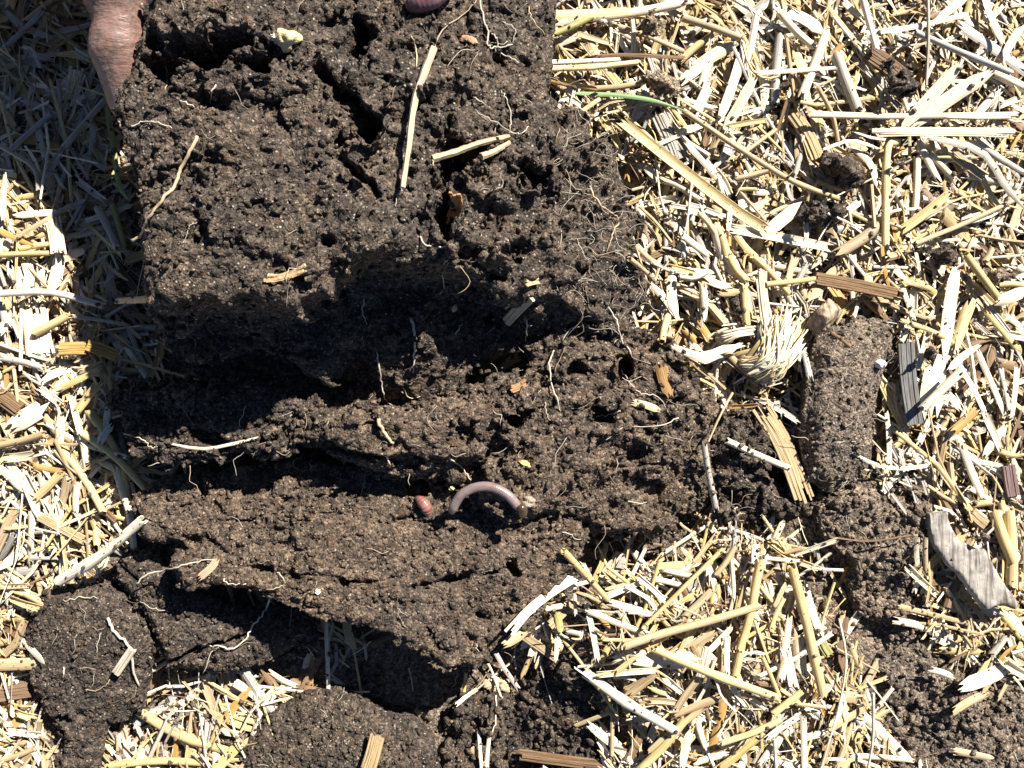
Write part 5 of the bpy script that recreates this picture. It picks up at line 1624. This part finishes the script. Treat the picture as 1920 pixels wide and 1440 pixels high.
# flat grey bark
bp = [(1400, 10), (1500, 0), (1530, 80), (1585, 165), (1690, 215), (1700, 210), (1765, 330), (1825, 430), (1890, 515), (1872, 560), (1780, 530), (1700, 565), (1650, 490), (1565, 350), (1500, 300), (1425, 185)]
bpx = [(1280 + a / 3, 960 + b / 3) for a, b in bp]
_c = np.mean(bpx, 0); bpx = [(a + 5 * np.sign(a - _c[0]) * (abs(a - _c[0]) > 8), b) for a, b in bpx]
def bark_material(name, c, rot):
    m, nt, bs = node_mat(name); L = nt.links; tc = nt.nodes.new('ShaderNodeTexCoord'); co = tc.outputs['Object']
    mp = nt.nodes.new('ShaderNodeMapping'); mp.inputs['Rotation'].default_value = (0, 0, math.radians(rot)); mp.inputs['Scale'].default_value = (1500, 160, 600); L.new(co, mp.inputs['Vector'])
    n1 = nd(nt, 'ShaderNodeTexNoise', Scale=1.0, Detail=5.0, Roughness=.7); L.new(co, n1.inputs['Vector']); n1.inputs['Scale'].default_value = 260
    n2 = nd(nt, 'ShaderNodeTexNoise', Scale=.5, Detail=3.0); L.new(mp.outputs[0], n2.inputs['Vector'])
    c1 = ramp(nt, n1.outputs['Fac'], [(.3, [k * .5 for k in c]), (.52, c), (.72, [min(1, k * 1.45) for k in c])])
    c2 = mixc(nt, 1.0, c1, ramp(nt, n2.outputs['Fac'], [(.36, (.42, .38, .34)), (.52, (1, 1, 1)), (.7, (1.2, 1.17, 1.12))]), 'MULTIPLY')
    n3 = nd(nt, 'ShaderNodeTexNoise', Scale=120.0, Detail=7.0, Roughness=.75); L.new(co, n3.inputs['Vector'])
    c2 = mixc(nt, ramp(nt, n3.outputs['Fac'], [(.54, (0, 0, 0)), (.62, (.8, .8, .8))]), c2, (.11, .085, .062))
    L.new(c2, bs.inputs['Base Color']); bs.inputs['Roughness'].default_value = .75
    b = nd(nt, 'ShaderNodeBump', Strength=.9, Distance=.0007); L.new(n2.outputs['Fac'], b.inputs['Height']); L.new(b.outputs[0], bs.inputs['Normal'])
    return m
M['bark'] = bark_material('grey_bark', (.27, .245, .215), -62)
M['stem'] = bark_material('cut_stem_wood', (.34, .25, .17), -42)
clod('bark_piece', bpx, [(a, b, 12 + (b - 960) * .012) for a, b in bpx[::2]], 9.8, .6, M['bark'], 'flat grey piece of bark with a ragged end beside the loose soil strip', 3001,
     amps=(.25, .25, .15, .1, .1), under=0, round_edge=.8, grit=.22, fiss=0, cat='bark', group='bark pieces', bvh=False, crumb=(.2, .6))

cs = [(1280 + a / 3, 480 + b / 3) for a, b in [(705, 385), (742, 335), (800, 270), (842, 228), (885, 250), (922, 290), (905, 330), (850, 400), (800, 458), (760, 435), (735, 400)]]
clod('cut_stem', cs, [(1545, 590, 17), (1518, 606, 13), (1560, 558, 14), (1582, 580, 13), (1548, 628, 12), (1530, 585, 15)], 4.0, .55, M['stem'], 'short thick cut stem lying under the dark brown ribbed chip', 3002,
     amps=(.3, .35, .3, .4, .3), under=1.5, round_edge=2.5, cat='stem', group='cut stems', bvh=False, crumb=(.3, .8), grit=.5, fiss=.3)
# ---------------------------------------------------------------- dust and specks of soil fallen on the straw
dg = bpy.context.evaluated_depsgraph_get(); dg.update()
pts, nor = [], []
sr = random.Random(404)
SRC = [F_POLY, J_POLY, L_POLY, G_POLY, C_POLY, A_POLY, E_POLY, K_POLY]
while len(pts) < 2600:
    if sr.random() < .7:
        p = sr.choice(SRC); k = sr.randrange(len(p)); a, b = p[k]; c, d = p[(k + 1) % len(p)]; t = sr.random()
        px, py = a + (c - a) * t + sr.gauss(0, 38), b + (d - b) * t + sr.gauss(0, 38)
    else: px, py = sr.uniform(-20, 1940), sr.uniform(-20, 1460)
    q2 = P(px, py, 6) * .001
    ok, loc, nr, _, ob, _ = scene.ray_cast(dg, Vector((q2[0], q2[1], .14)), Vector((0, 0, -1)))
    if ok and nr.z > .3 and ob.name.startswith(('straw', 'split', 'frayed', 'wood')): pts.append(np.array(loc) * 1000); nor.append(np.array(nr))
    elif sr.random() < .02: pts.append(np.array(loc) * 1000); nor.append(np.array(nr))
iv, jf = ico(0); n = len(pts)
rad = .16 + .75 * R.random(n) ** 4
W = iv[None] * R.uniform(.65, 1.25, (n, 12, 1)) * rad[:, None, None] + (np.array(pts) + np.array(nor) * rad[:, None] * .4)[:, None, :]
tag(make_mesh('soil_specks', W.reshape(-1, 3), (jf[None] + (np.arange(n) * 12)[:, None, None]).reshape(-1, 3).astype(np.int32), M['soil_dry'], smooth=False), 'specks of dark soil fallen on the straw', 'soil specks', kind='stuff')
